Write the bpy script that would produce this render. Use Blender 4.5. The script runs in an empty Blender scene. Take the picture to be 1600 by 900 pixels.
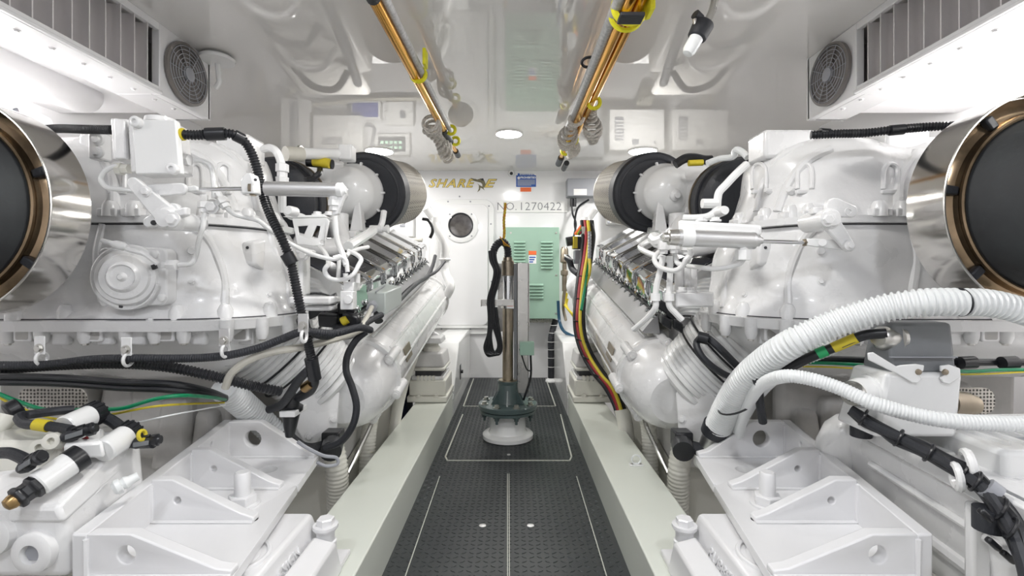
import bpy, bmesh, math, random
from mathutils import Vector, Matrix, noise
from mathutils.bvhtree import BVHTree
random.seed(7)
V = Vector; PI = math.pi
C = bpy.context.scene.collection
sc = bpy.context.scene
# ---------------------------------------------------------------- camera
FP, VX, VY, CX, CZ = 750.0, 803.0, 435.0, 0.022, 0.86
cam = bpy.data.objects.new('camera', bpy.data.cameras.new('camera')); C.objects.link(cam)
cam.location = (CX, 0, CZ); cam.rotation_euler = (PI/2, 0, 0)
cam.data.sensor_width = 36; cam.data.lens = FP/1600*36
cam.data.shift_x = -(VX-800)/1600; cam.data.shift_y = (VY-450)/1600
cam.data.clip_start = 0.05; cam.data.clip_end = 50
sc.camera = cam
# ---------------------------------------------------------------- world, exposure
w = bpy.data.worlds.new('world'); sc.world = w; w.use_nodes = True
w.node_tree.nodes['Background'].inputs[0].default_value = (0.9, 0.93, 1, 1)
w.node_tree.nodes['Background'].inputs[1].default_value = 0.3
sc.view_settings.view_transform = 'Standard'; sc.view_settings.look = 'None'
sc.view_settings.exposure = 0.42; sc.view_settings.gamma = 1
sc.view_settings.use_curve_mapping = False
LAMP_CEIL, LAMP_SIDE = 22.0, 13.0      # strength of the lit diffusers
CEIL = CZ + .932; BACK = 4.16; AFT = -1.3
# ceiling lamps with fittings; unseen ones over and behind the viewer added for light
def area(name, loc, size, power, rot=(0,0,0), col=(1,.98,.95)):
    l = bpy.data.lights.new(name, 'AREA'); l.shape = 'DISK'; l.size = size; l.energy = power; l.color = col
    o = bpy.data.objects.new(name, l); C.objects.link(o); o.location = loc; o.rotation_euler = rot
    return o
for i, (x, y, p) in enumerate([(0, .95, 6.5), (-.62, -.15, 6.5), (.62, -.15, 6.5), (0, 3.1, 6)]):
    area('ceiling_lamp_light', (x, y, CEIL-.03), .15, p, col=(.90,.93,1) if y < 0 else (1,.98,.95))
for s in (-1, 1):
    area('side_lamp_and_fill', (s*1.69, 1.58, CZ+.655), .12, 5)
    area('forward_lamp_light', (s*.96, 3.5, CEIL-.04), .14, 8)
    area('side_lamp_and_fill', (s*1.6, .45, CZ+.655), .14, 7)  # unseen pair with no fitting, added for light outboard

for s in (-1, 1):      # point lights added to lift the soffits; only the first pair has a dome
    for y_, e_ in ((1.58, 7.0), (.45, 5.0)):
        l = bpy.data.lights.new('added_soffit_light', 'POINT'); l.energy = e_; l.shadow_soft_size = .05; l.color = (1, .985, .97)
        o = bpy.data.objects.new('added_soffit_light', l); C.objects.link(o); o.location = (s*1.69, y_, CZ+.60)
def W(x, y, Y):
    return V(((x-VX)/FP*Y+CX, Y, CZ+(VY-y)/FP*Y))
def FL(x, y, z=0.0):
    Y = (CZ-z)*FP/(y-VY); return V(((x-VX)/FP*Y+CX, Y, z))
# ---------------------------------------------------------------- materials
MATS = {}
def mat(name, col, rough=.4, metal=0, coat=0, bump=0, bscale=60, var=0, vscale=5, spec=.5, emit=0, trans=0, ior=1.5, croug=.05, col2=None):
    m = bpy.data.materials.new(name); m.use_nodes = True; n = m.node_tree.nodes; L = m.node_tree.links
    b = n['Principled BSDF']
    b.inputs['Base Color'].default_value = (*col, 1); b.inputs['Roughness'].default_value = rough
    b.inputs['Metallic'].default_value = metal; b.inputs['Coat Weight'].default_value = coat
    b.inputs['Coat Roughness'].default_value = croug; b.inputs['IOR'].default_value = ior
    b.inputs['Transmission Weight'].default_value = trans
    if emit:
        b.inputs['Emission Color'].default_value = (1, .98, .95, 1); b.inputs['Emission Strength'].default_value = emit
    tc = n.new('ShaderNodeTexCoord')
    if var or col2:
        t = n.new('ShaderNodeTexNoise'); t.inputs['Scale'].default_value = vscale; t.inputs['Detail'].default_value = 5
        L.new(tc.outputs['Object'], t.inputs['Vector'])
        r = n.new('ShaderNodeValToRGB'); r.color_ramp.elements[0].position = .35; r.color_ramp.elements[1].position = .65
        c2 = col2 or tuple(c*(1-var) for c in col)
        r.color_ramp.elements[0].color = (*c2, 1); r.color_ramp.elements[1].color = (*col, 1)
        L.new(t.outputs['Fac'], r.inputs['Fac']); L.new(r.outputs['Color'], b.inputs['Base Color'])
        mr = n.new('ShaderNodeMapRange'); mr.inputs['To Min'].default_value = rough*.8; mr.inputs['To Max'].default_value = min(1, rough*1.25)
        L.new(t.outputs['Fac'], mr.inputs['Value']); L.new(mr.outputs['Result'], b.inputs['Roughness'])
    if bump:
        t2 = n.new('ShaderNodeTexNoise'); t2.inputs['Scale'].default_value = bscale; t2.inputs['Detail'].default_value = 3
        L.new(tc.outputs['Object'], t2.inputs['Vector'])
        bp = n.new('ShaderNodeBump'); bp.inputs['Strength'].default_value = bump; bp.inputs['Distance'].default_value = .002
        L.new(t2.outputs['Fac'], bp.inputs['Height']); L.new(bp.outputs['Normal'], b.inputs['Normal'])
    MATS[name] = m; return m
mat('paint', (.80,.80,.80), .27, coat=.5, bump=.25, bscale=90, var=.03, vscale=6)
mat('paint_smooth', (.84,.845,.84), .22, coat=.4, var=.02)
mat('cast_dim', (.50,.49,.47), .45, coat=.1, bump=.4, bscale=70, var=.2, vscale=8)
mat('cast_grey', (.70,.69,.68), .38, coat=.2, bump=.4, bscale=70, var=.1, vscale=8)
mat('cream', (.80,.79,.72), .3, coat=.3, bump=.15, var=.07, vscale=4)
mat('bracket_white', (.80,.80,.81), .32, coat=.3, bump=.12, bscale=60, var=.02)
mat('stringer_top', (.74,.77,.70), .33, coat=.2, var=.04, vscale=3)
mat('wall_white', (.86,.86,.87), .16, coat=.5, var=.015, vscale=2)
mat('ceiling_gloss', (.80,.785,.765), .02, ior=2.1)
mat('side_white', (.84,.83,.84), .3, var=.03, vscale=3)
mat('louver_white', (.76,.73,.73), .35, var=.03)
mat('bilge', (.42,.41,.38), .5, var=.25, vscale=3, bump=.2)
mat('hole_dark', (.05,.05,.055), .7)
mat('rubber', (.022,.024,.03), .5, bump=.3, bscale=150, var=.2)
mat('rubber_dusty', (.045,.05,.053), .62, bump=.4, bscale=40, col2=(.03,.032,.035), vscale=9)
mat('plastic_black', (.014,.015,.018), .3, bump=.1)
mat('cable_black', (.012,.013,.016), .35)
mat('steel', (.62,.61,.58), .28, metal=1, bump=.15, bscale=40, var=.12, vscale=12)
mat('steel_mirror', (.66,.64,.61), .13, metal=1, bump=.25, bscale=7, var=.15, vscale=6)
mat('bronze_steel', (.45,.33,.21), .2, metal=.9, var=.75, vscale=7, bump=.3, bscale=9)  # strong dark mottling painted in for the parts the top light misses
mat('steel_worn', (.42,.36,.28), .35, metal=1, var=.3, vscale=10)
mat('aluminium', (.70,.70,.70), .42, metal=1, bump=.1, bscale=200, var=.08)
mat('chrome', (.80,.81,.82), .07, metal=1, bump=.25, bscale=14)
mat('head_black', (.014,.016,.026), .22, coat=.6)
mat('brass', (.36,.24,.11), .3, metal=1, var=.2)
mat('gold', (.80,.42,.09), .22, metal=1, var=.06)
mat('rope', (.66,.63,.58), .85, bump=1.0, bscale=300, var=.35, vscale=120)
mat('rope_orange', (.65,.20,.04), .8, bump=.8, bscale=300, col2=(.6,.5,.05), vscale=90)
mat('yellow', (.62,.50,.03), .5)
mat('yellow_strap', (.78,.74,.02), .55, var=.15, vscale=40)
mat('orange', (.85,.16,.04), .5)
mat('red', (.32,.02,.03), .35)
mat('green_wire', (.0,.22,.09), .3)
mat('green_tape', (.02,.35,.12), .4)
mat('blue', (.02,.10,.42), .4)
mat('blue_hose', (.02,.08,.15), .35)
mat('cab_green', (.33,.50,.40), .35, var=.04)
mat('dark_green', (.075,.11,.11), .3, coat=.3, var=.15, vscale=20)
mat('pvc_white', (.82,.84,.84), .32, coat=.1)
mat('pvc_dirty', (.62,.60,.53), .5, var=.2, vscale=12)
mat('fan_grey', (.20,.185,.175), .5)
mat('plate_grey', (.42,.42,.43), .38, metal=.8, bump=.1, var=.1)
mat('grey_plastic', (.48,.52,.50), .35, var=.04)
mat('grey_dark', (.19,.20,.21), .42, bump=.1, var=.08)
mat('grey_mid', (.33,.34,.37), .4)
mat('filter_mesh', (.36,.33,.28), .6)
mat('label_white', (.85,.85,.84), .4)
mat('ink', (.03,.03,.035), .5)
mat('ink_grey', (.22,.22,.24), .5)
mat('decal_gold', (.72,.52,.10), .35, col2=(.85,.68,.2), vscale=40)
mat('decal_grey', (.22,.20,.12), .4, var=.3, vscale=60)
mat('screen', (.06,.07,.09), .15, coat=.5)
mat('screen_green', (.3,.8,.45), .4, emit=.5)
mat('screen_blue', (.10,.12,.42), .2)
mat('glass_dark', (.20,.19,.19), .06, metal=.6, var=.5, vscale=18)
mat('lamp_glow', (1,1,1), .5, emit=LAMP_CEIL)
mat('lamp_glow_side', (1,1,1), .5, emit=LAMP_SIDE)
mat('seam', (.55,.56,.50), .5)
mat('navy', (.012,.018,.05), .6)
# black rubber floor: fine relief only, the treads themselves are geometry
mat('floor_black', (.022,.026,.029), .42, bump=.3, bscale=300, col2=(.03,.035,.036), vscale=4)
mat('tread', (.028,.033,.036), .3, var=.2, vscale=30)
def wire_mesh(m, scale, dark):
    n = m.node_tree.nodes; L = m.node_tree.links; b = n['Principled BSDF']
    tc = n.new('ShaderNodeTexCoord'); v = n.new('ShaderNodeTexVoronoi'); v.inputs['Scale'].default_value = scale; v.inputs['Randomness'].default_value = .15
    L.new(tc.outputs['Object'], v.inputs['Vector']); r = n.new('ShaderNodeValToRGB')
    r.color_ramp.elements[0].position = .28; r.color_ramp.elements[0].color = (*dark, 1)
    r.color_ramp.elements[1].position = .42; r.color_ramp.elements[1].color = b.inputs['Base Color'].default_value
    L.new(v.outputs['Distance'], r.inputs['Fac']); L.new(r.outputs['Color'], b.inputs['Base Color'])
wire_mesh(MATS['filter_mesh'], 110, (.06,.055,.05))
mat('perforated', (.50,.47,.43), .45); wire_mesh(MATS['perforated'], 110, (.04,.035,.03))
mat('braid', (.60,.60,.60), .45, bump=1, bscale=260, var=.3, vscale=90)
def drill(o, cutter):   # real holes: boolean, evaluated once, cutter removed
    c = cutter.build('cutter', 'paint'); c.location = V(c.location)
    bpy.context.view_layer.update()
    keep = [(m.name, m.width, m.segments) for m in o.modifiers if m.type == 'BEVEL']; o.modifiers.clear()
    md = o.modifiers.new('b', 'BOOLEAN'); md.operation = 'DIFFERENCE'; md.object = c; md.solver = 'EXACT'
    bpy.context.view_layer.update()
    me = bpy.data.meshes.new_from_object(o.evaluated_get(bpy.context.evaluated_depsgraph_get()))
    o.modifiers.clear(); o.data = me; bpy.data.objects.remove(c)
    for n_, w_, s_ in keep:
        b = o.modifiers.new('bevel', 'BEVEL'); b.width = w_; b.segments = s_; b.limit_method = 'ANGLE'; b.angle_limit = math.radians(40)
# ---------------------------------------------------------------- mesh helpers
def frame(d):
    d = d.normalized(); a = V((0,0,1)) if abs(d.z) < .9 else V((1,0,0))
    x = d.cross(a).normalized(); return x, d.cross(x).normalized(), d
def spline(p, k=6):
    p = [V(a) for a in p]
    if len(p) < 3 or k < 2: return p
    out = []
    q = [p[0]*2-p[1]] + p + [p[-1]*2-p[-2]]
    for i in range(1, len(q)-2):
        a, b, c, d = q[i-1:i+3]
        for j in range(k):
            t = j/k; out.append(.5*((2*b)+(c-a)*t+(2*a-5*b+4*c-d)*t*t+(3*b-a-3*c+d)*t**3))
    out.append(p[-1]); return out
def resample(p, step):
    out = [p[0].copy()]; acc = 0
    for a, b in zip(p, p[1:]):
        l = (b-a).length
        if l < 1e-9: continue
        t = step-acc
        while t <= l: out.append(a+(b-a)*(t/l)); t += step
        acc = l-(t-step)
    return out if len(out) > 1 else [p[0], p[-1]]
class MB:
    def __init__(s): s.v = []; s.f = []
    def add(s, vs, fs):
        o = len(s.v); s.v += [V(a) for a in vs]; s.f += [tuple(i+o for i in f) for f in fs]; return s
    def hexa(s, p):   # 4 bottom ccw, 4 top
        return s.add(p, [(3,2,1,0),(4,5,6,7),(0,1,5,4),(1,2,6,5),(2,3,7,6),(3,0,4,7)])
    def box(s, a, b):
        (x0,y0,z0), (x1,y1,z1) = a, b
        return s.hexa([(x0,y0,z0),(x1,y0,z0),(x1,y1,z0),(x0,y1,z0),(x0,y0,z1),(x1,y0,z1),(x1,y1,z1),(x0,y1,z1)])
    def obox(s, c, size, ax, up=None):
        x, y, z = frame(V(ax)) if up is None else (V(ax).normalized(), V(up).cross(V(ax)).normalized(), V(up).normalized())
        c = V(c); h = [k/2 for k in size]
        return s.hexa([c+x*(i*h[0])+y*(j*h[1])+z*(k*h[2]) for k in (-1,1) for i, j in ((-1,-1),(1,-1),(1,1),(-1,1))])
    def prism(s, poly, vec):
        n = len(poly); vec = V(vec); p = [V(a) for a in poly]
        return s.add(p+[a+vec for a in p], [tuple(range(n))[::-1], tuple(range(n, 2*n))]+[(i,(i+1)%n,(i+1)%n+n,i+n) for i in range(n)])
    def rings(s, R, closed=True, caps=True):
        n = len(R[0]); vs = [a for r in R for a in r]; fs = []
        for i in range(len(R)-1):
            for j in range(n if closed else n-1):
                k = (j+1) % n; fs.append((i*n+j, i*n+k, (i+1)*n+k, (i+1)*n+j))
        if caps: fs += [tuple(range(n))[::-1], tuple(range((len(R)-1)*n, len(R)*n))]
        return s.add(vs, fs)
    def tube(s, pts, r, n=10, k=6, corr=None, depth=.16, caps=True):
        p = spline(pts, k)
        if corr: p = resample(p, corr/4)
        m = len(p); rr = (lambda i: ((r[0]+(r[1]-r[0])*i/(m-1)) if isinstance(r, tuple) else r)*(1-depth*(0,0,1,1)[i % 4])) if corr else ((lambda i: r[0]+(r[1]-r[0])*i/(m-1)) if isinstance(r, tuple) else (lambda i: r))
        t = (p[1]-p[0]).normalized(); x, y, _ = frame(t); R = []
        for i in range(m):
            t2 = (p[min(i+1, m-1)]-p[max(i-1, 0)])
            t2 = t2.normalized() if t2.length > 1e-9 else t
            q = t.rotation_difference(t2); x = q @ x; x = (x-t2*x.dot(t2)).normalized(); y = t2.cross(x); t = t2
            R.append([p[i]+(x*math.cos(a)+y*math.sin(a))*rr(i) for a in [2*PI*j/n for j in range(n)]])
        return s.rings(R, True, caps)
    def cyl(s, p, q, r, r2=None, n=20):
        p, q = V(p), V(q); x, y, _ = frame(q-p); r2 = r if r2 is None else r2
        return s.rings([[c+(x*math.cos(2*PI*j/n)+y*math.sin(2*PI*j/n))*R for j in range(n)] for c, R in ((p, r), (q, r2))])
    def lathe(s, p, d, prof, n=32, a0=0, caps=True):   # prof: (distance along d, radius)
        p = V(p); x, y, d = frame(V(d))
        return s.rings([[p+d*t+(x*math.cos(a0+2*PI*j/n)+y*math.sin(a0+2*PI*j/n))*max(r, .0004) for j in range(n)] for t, r in prof], True, caps)
    def sph(s, c, r, n=14, sc3=(1,1,1)):
        c = V(c); R = []
        for i in range(1, n):
            a = PI*i/n; R.append([c+V((math.sin(a)*math.cos(2*PI*j/n)*r*sc3[0], math.sin(a)*math.sin(2*PI*j/n)*r*sc3[1], -math.cos(a)*r*sc3[2])) for j in range(n)])
        return s.rings(R)
    def torus(s, c, ax, R, r, n=28, m=8, a0=0, a1=2*PI):
        c = V(c); x, y, d = frame(V(ax)); full = abs(a1-a0-2*PI) < 1e-6; S = []
        for i in range(n if full else n+1):
            a = a0+(a1-a0)*i/n; e = x*math.cos(a)+y*math.sin(a)
            S.append([c+e*(R+r*math.cos(2*PI*j/m))+d*(r*math.sin(2*PI*j/m)) for j in range(m)])
        if full: S.append(S[0])
        return s.rings(S, True, not full)
    def bolt(s, p, d, r=.008, h=None, washer=True):
        p = V(p); d = V(d).normalized(); h = h or r*.9
        if washer: s.cyl(p-d*.002, p+d*r*.25, r*1.45, n=14)
        x, y, _ = frame(d)
        return s.rings([[p+d*t+(x*math.cos(PI/3*j)+y*math.sin(PI/3*j))*R for j in range(6)] for t, R in ((0, r), (h*.9, r), (h, r*.86))])
    def bvh(s): return BVHTree.FromPolygons([tuple(a) for a in s.v], s.f)
    def build(s, name, m, parent=None, bevel=0, smooth=True, label=None, cat=None, group=None, kind=None, ang=35, seg=2):
        if parent is not None:
            org = parent['_o'] if '_o' in parent else (0,0,0); org = V(org)
        else:
            lo = [min(v[i] for v in s.v) for i in range(3)]; hi = [max(v[i] for v in s.v) for i in range(3)]
            org = V(((lo[0]+hi[0])/2, (lo[1]+hi[1])/2, lo[2]))
        me = bpy.data.meshes.new(name); me.from_pydata([tuple(v-org) for v in s.v], [], s.f)
        bm = bmesh.new(); bm.from_mesh(me)
        if len(s.v) < 60000:
            bmesh.ops.recalc_face_normals(bm, faces=bm.faces)
        for f in bm.faces: f.smooth = smooth
        bm.to_mesh(me); bm.free()
        if smooth: me.set_sharp_from_angle(angle=math.radians(ang))
        me.materials.append(MATS[m]); o = bpy.data.objects.new(name, me); C.objects.link(o)
        if parent is None: o.location = org
        else: o.parent = parent
        o['_o'] = tuple(org) if parent is None else tuple(org)
        if bevel:
            b = o.modifiers.new('bevel', 'BEVEL'); b.width = bevel; b.segments = seg; b.limit_method = 'ANGLE'; b.angle_limit = math.radians(40); b.harden_normals = False
        for k_, v_ in (('label', label), ('category', cat), ('group', group), ('kind', kind)):
            if v_: o[k_] = v_
        return o
def thing(name, label, cat, loc, group=None, kind=None):
    o = bpy.data.objects.new(name, None); C.objects.link(o); o.location = loc; o.empty_display_size = .05
    o['label'] = label; o['_o'] = tuple(loc)
    if kind: o['kind'] = kind
    else: o['category'] = cat
    if group: o['group'] = group
    return o
def text(body, size, m, p, parent, name='lettering', ext=.0008, shear=0, off=0, xs=1, rot=None, align='CENTER', space=1):
    cu = bpy.data.curves.new('t', 'FONT'); cu.body = body; cu.size = size; cu.extrude = ext; cu.shear = shear; cu.offset = off; cu.resolution_u = 2
    cu.align_x = align; cu.align_y = 'CENTER'; cu.space_character = space
    to = bpy.data.objects.new('t', cu); C.objects.link(to)
    bpy.context.view_layer.update()
    me = bpy.data.meshes.new_from_object(to.evaluated_get(bpy.context.evaluated_depsgraph_get()))
    bpy.data.objects.remove(to)
    M = Matrix.Translation(V(p)) @ (rot or Matrix.Rotation(PI/2, 4, 'X')) @ Matrix.Diagonal((xs, 1, 1, 1))
    org = V(parent['_o']) if parent is not None else V(p)
    me.transform(Matrix.Translation(-org) @ M)
    me.materials.clear(); me.materials.append(MATS[m]); o = bpy.data.objects.new(name, me); C.objects.link(o)
    if parent is not None: o.parent = parent
    else: o.location = org
    o['_o'] = tuple(org)
    return o
def rrect(x0, x1, y0, y1, r, n=5):  # rounded rectangle outline in 2D
    P = []
    for cx, cy, a in ((x1-r, y1-r, 0), (x0+r, y1-r, 1), (x0+r, y0+r, 2), (x1-r, y0+r, 3)):
        for i in range(n+1):
            t = (a+i/n)*PI/2; P.append((cx+r*math.cos(t), cy+r*math.sin(t)))
    return P
def pline(pts):  # [(px,py,Y)...] -> world points
    return [W(*p) for p in pts]
# ================================================================ SETTING
HW = .36           # half width of the aisle
f = MB().box((-HW, AFT, -.03), (HW, BACK, 0)).build('floor', 'floor_black', kind='structure', label='black rubber tread-plate floor of the centre aisle')
# tread lozenges, real relief, one stuff part
t = MB(); p = .0235; ny = int((BACK-.75)/p)
for j in range(ny):
    y = .75+j*p
    for i in range(int(2*HW/p)):
        x = -HW+p*.6+i*p
        if abs(x) > HW-.012: continue
        a = .55 if (i+j) % 2 else -.55; c, s_ = math.cos(a), math.sin(a); L_, w_ = .0098, .0028
        q = [(-L_, 0), (0, -w_), (L_, 0), (0, w_)]
        P = [(x+u*c-v*s_, y+u*s_+v*c, 0.0002) for u, v in q]
        o = len(t.v); t.v += [V(a_) for a_ in P] + [V((x+u*.6*c-v*.5*s_, y+u*.6*s_+v*.5*c, .0018)) for u, v in q]
        t.f += [(o+4, o+5, o+6, o+7)]+[(o+k, o+(k+1) % 4, o+4+(k+1) % 4, o+4+k) for k in range(4)]
t.build('tread', 'tread', f, smooth=False, kind='stuff')
def strip(pts, wd=.006, nm='hatch_seam', m='seam'):
    b = MB(); P = [FL(*a) for a in pts]; P = spline(P, 1)
    for a, c in zip(P, P[1:]):
        d = (c-a).normalized(); n_ = V((-d.y, d.x, 0))*wd/2; e = d*wd/2
        b.hexa([a-e-n_, c+e-n_, c+e+n_, a-e+n_]+[q+V((0,0,.0028)) for q in (a-e-n_, c+e-n_, c+e+n_, a-e+n_)])
    b.build(nm, m, f)
strip([(740,592), (724,635), (868,635), (853,592)], .008)
strip([(723,648), (696,714), (699,720), (890,720), (893,714), (876,648)], .007)
strip([(793,741), (793,905)], .0028); strip([(795.5,741), (796,905)], .0028)
strip([(687,745), (632,905)], .003); strip([(901,745), (949,905)], .003)
for x, y in ((754,822), (829,822), (795,711)):
    q = FL(x, y); r_ = .0125 if y > 800 else .009
    MB().lathe(q, (0,0,1), [(0, r_), (.0025, r_), (.004, r_*.8), (.004, 0)]).build('hatch_latch', 'aluminium', f)
MB().box((-2.5, AFT, -.4), (2.5, BACK, -.36)).build('floor_bilge', 'bilge', kind='structure', label='dull bilge floor under the engines')
# hull girders on each side of the aisle
for s in (-1, 1):
    g = MB()
    x0, x1 = HW, .545
    g.prism([(s*x0, 0, -.36), (s*x0, 0, .148), (s*x1, 0, .148), (s*x1, 0, -.36)], (0, 3.0, 0))
    g.v = [V((v.x, AFT if v.y < .01 else v.y, v.z)) for v in g.v]
    side = 'left' if s < 0 else 'right'
    gi = g.build('trim_1' if s < 0 else 'trim_2', 'stringer_top', kind='structure', bevel=.004, label=f'long pale green white girder along the {side} of the aisle')
    MB().hexa([(s*(x0-.002),3.0,-.36),(s*.56,3.0,-.36),(s*.56,BACK,-.36),(s*(x0-.002),BACK,-.36),
               (s*(x0-.002),3.02,.15),(s*.56,3.02,.15),(s*.56,BACK,.15),(s*(x0-.002),BACK,.15)]).build('girder_end','paint_smooth',gi)
    MB().prism([(s*(x0-.003),2.98,.1),(s*(x0-.003),3.32,.42),(s*(x0-.003),BACK,.42),(s*(x0-.003),BACK,.1)],(s*.2,0,0)).build('raised_block','paint_smooth',gi,bevel=.008)
    if s < 0:
        h = MB(); c = V((-.357, 3.4, .2)); h.cyl(c, c+V((.02,0,0)), .012); h.box((-.36,3.37,.15),(-.353,3.43,.25)); h.build('latch_knob','plastic_black',gi)
# ceiling and walls
MB().box((-2.5, AFT, CEIL), (2.5, BACK+.05, CEIL+.05)).build('ceiling', 'ceiling_gloss', kind='structure', smooth=False, label='mirror glossy off-white ceiling')
wb = MB().box((-2.5, BACK, -.4), (2.5, BACK+.05, CEIL)).build('wall_back', 'wall_white', kind='structure', smooth=False, label='white forward bulkhead')
MB().box((-2.5, AFT-.05, -.4), (2.5, AFT, CEIL)).build('wall_front', 'side_white', kind='structure', smooth=False, label='white aft bulkhead behind the viewer')
for s in (-1, 1):
    sd = 'left' if s < 0 else 'right'
    x = sorted((s*1.9, s*1.95))
    wl = MB().box((x[0], AFT, -.4), (x[1], 2.9, CEIL)).build('wall_'+sd, 'side_white', kind='structure', smooth=False, label=f'white {sd} hull side')
    x = sorted((s*2.45, s*2.5))
    MB().box((x[0], 2.9, -.4), (x[1], BACK, CEIL)).build('forward_hull_side', 'side_white', wl, smooth=False)
    MB().box((min(s*1.9,s*2.5), 2.9, -.4), (max(s*1.9,s*2.5), 2.95, CEIL)).build('hull_return', 'side_white', wl, smooth=False)
    # air intake box hanging under the ceiling, with vanes and a fan
    so = thing('trim_3' if s < 0 else 'trim_4', f'white air intake box with upright vanes under the {sd} ceiling edge', '', (s*1.6, 1.0, CZ+.66), kind='structure')
    X = s*1.27
    MB().box((min(X+s*.14, s*1.9), AFT, CZ+.70), (max(X+s*.14, s*1.9), 2.03, CZ+.72)).build('soffit', 'side_white', so)
    b = MB(); b.box((min(X, X+s*.03), 1.75, CZ+.672), (max(X, X+s*.03), 2.04, CEIL)); b.build('fan_panel', 'wall_white', so, bevel=.003)
    b = MB(); b.box((min(X, X+s*.16), AFT, CZ+.672), (max(X, X+s*.16), 1.75, CZ+.70)); b.box((min(X+s*.03, X+s*.16), 1.75, CZ+.672), (max(X+s*.03, X+s*.16), 2.04, CZ+.70))
    b.box((min(X-s*.012, X), AFT, CZ+.672), (max(X-s*.012, X), 1.75, CZ+.682)); b.build('bottom_rail', 'wall_white', so, bevel=.002)
    b = MB(); b.box((min(X, X+s*.02), AFT, CZ+.905), (max(X, X+s*.02), 1.75, CEIL)); b.build('top_rail', 'wall_white', so, bevel=.002)
    MB().box((min(X+s*.15,X+s*.16), AFT, CZ+.70), (max(X+s*.15,X+s*.16), 2.04, CEIL)).build('back_panel', 'louver_white', so)
    MB().box((min(X,X+s*.16), 2.03, CZ+.672), (max(X,X+s*.16), 2.045, CEIL)).build('end_panel', 'wall_white', so)
    y = 1.70; k = 0
    while y > .45:
        P = []
        for i in range(7):
            t_ = i/6; P.append((X+s*(.004+.085*t_), y+.030*math.sin(t_*PI*.9)-.055*t_))
        Q = P+[(a+.0, c_-.004) for a, c_ in P[::-1]]
        MB().prism([(a, c_, CZ+.698) for a, c_ in Q], (0, 0, .21)).build('vane', 'louver_white', so)
        y -= .058; k += 1
    b = MB()
    for i in range(14):
        q = V((X+s*.055, 1.9-i*.1, CZ+.672)); b.bolt(q, (0,0,-1), .006)
    b.build('rail_bolts', 'side_white', so)
    # round fan on the box
    c = V((X-s*.004, 1.885, CZ+.80))
    fn = thing('round_fan', f'dark round grille fan on the white panel at the {sd} ceiling edge', 'fan', c)
    MB().lathe(c, (-s,0,0), [(0,.118),(.012,.118),(.014,.108),(.004,.104),(.004,0)], 40).build('rim', 'fan_grey', fn)
    b = MB()
    for r_ in (.03,.045,.06,.075,.09,.104): b.torus(c+V((-s*.014,0,0)), (1,0,0), r_, .0016, 40, 5)
    for i in range(12):
        a = PI*i/6; b.tube([c+V((-s*.016, math.cos(a)*.022, math.sin(a)*.022)), c+V((-s*.014, math.cos(a)*.108, math.sin(a)*.108))], .0014, 5)
    b.build('guard', 'grey_mid', fn)
    MB().lathe(c, (-s,0,0), [(0,.026),(.018,.026),(.02,.02),(.02,0)], 24).build('hub', 'grey_mid', fn)
    b = MB()
    for i in range(7):
        a = 2*PI*i/7
        u = V((0, math.cos(a), math.sin(a))); t2 = V((0, -math.sin(a), math.cos(a)))
        b.add([c+V((-s*.006,0,0))+u*.024, c+V((-s*.006,0,0))+u*.1-t2*.02, c+V((-s*.010,0,0))+u*.1+t2*.025, c+V((-s*.010,0,0))+u*.026+t2*.012], [(0,1,2,3)])
    b.build('blades', 'fan_grey', fn)
    # lamp on the soffit
    c = V((s*1.69, 1.58, CZ+.70))
    lp = thing('soffit_lamp', f'glowing dome lamp under the {sd} soffit', 'lamp', c)
    MB().lathe(c, (0,0,-1), [(0,.09),(.008,.09),(.012,.08),(.012,0)], 32).build('lamp_base', 'paint_smooth', lp)
    MB().lathe(c+V((0,0,-.01)), (0,0,-1), [(0,.078),(.018,.07),(.03,.05),(.036,.025),(.037,0)], 32).build('diffuser', 'lamp_glow_side', lp)
# duct tube and sleeve on the left hull side
b = MB(); b.lathe((-1.60, .2, CZ+.69), (0,1,.0), [(0,.07),(1.6,.07),(1.63,.06),(1.64,0)], 28)
b.build('duct', 'side_white', label='white horizontal round duct under the left soffit', cat='duct')
sl = thing('pipe_sleeve', 'white ring sleeve with red and dark contents high on the left hull side', 'sleeve', W(27,182,1.75))
c = W(27,182,1.78); MB().lathe(c+V((0,.1,0)), (0,-1,0), [(0,.036),(.12,.045),(.125,.045),(.125,.036),(.02,.034),(.02,0)], 28).build('ring','paint_smooth',sl)
b = MB(); b.sph(c+V((.012,-.0,-.018)), .02, 8, (1,.6,.5)); b.build('red_fitting','orange',sl)
MB().cyl(c+V((-.005,.07,.01)), c+V((-.005,.0,.01)), .022).build('dark_fitting','rubber',sl)
# white oval with stem, added in place of a ceiling reflection, left
mc = thing('reflection_oval','white oval cap with short stem added to stand in for a ceiling reflection beside the left fan','reflection_standin',W(340,92,2.02))
q = W(339,92,2.0); MB().lathe(q,(0,0,1),[(-.012,.03),(-.010,.066),(.0,.070),(.008,.062),(.010,.0)],32).build('cap','paint_smooth',mc)
MB().tube([q+V((-.01,.02,-.005)),q+V((-.012,.03,-.05)),q+V((-.01,.03,-.085)),q+V((-.03,.04,-.105))],.011,10).build('stem','paint_smooth',mc)
MB().cyl(q,(q.x,q.y,CEIL),.012).build('hanger','paint_smooth',mc)
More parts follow.
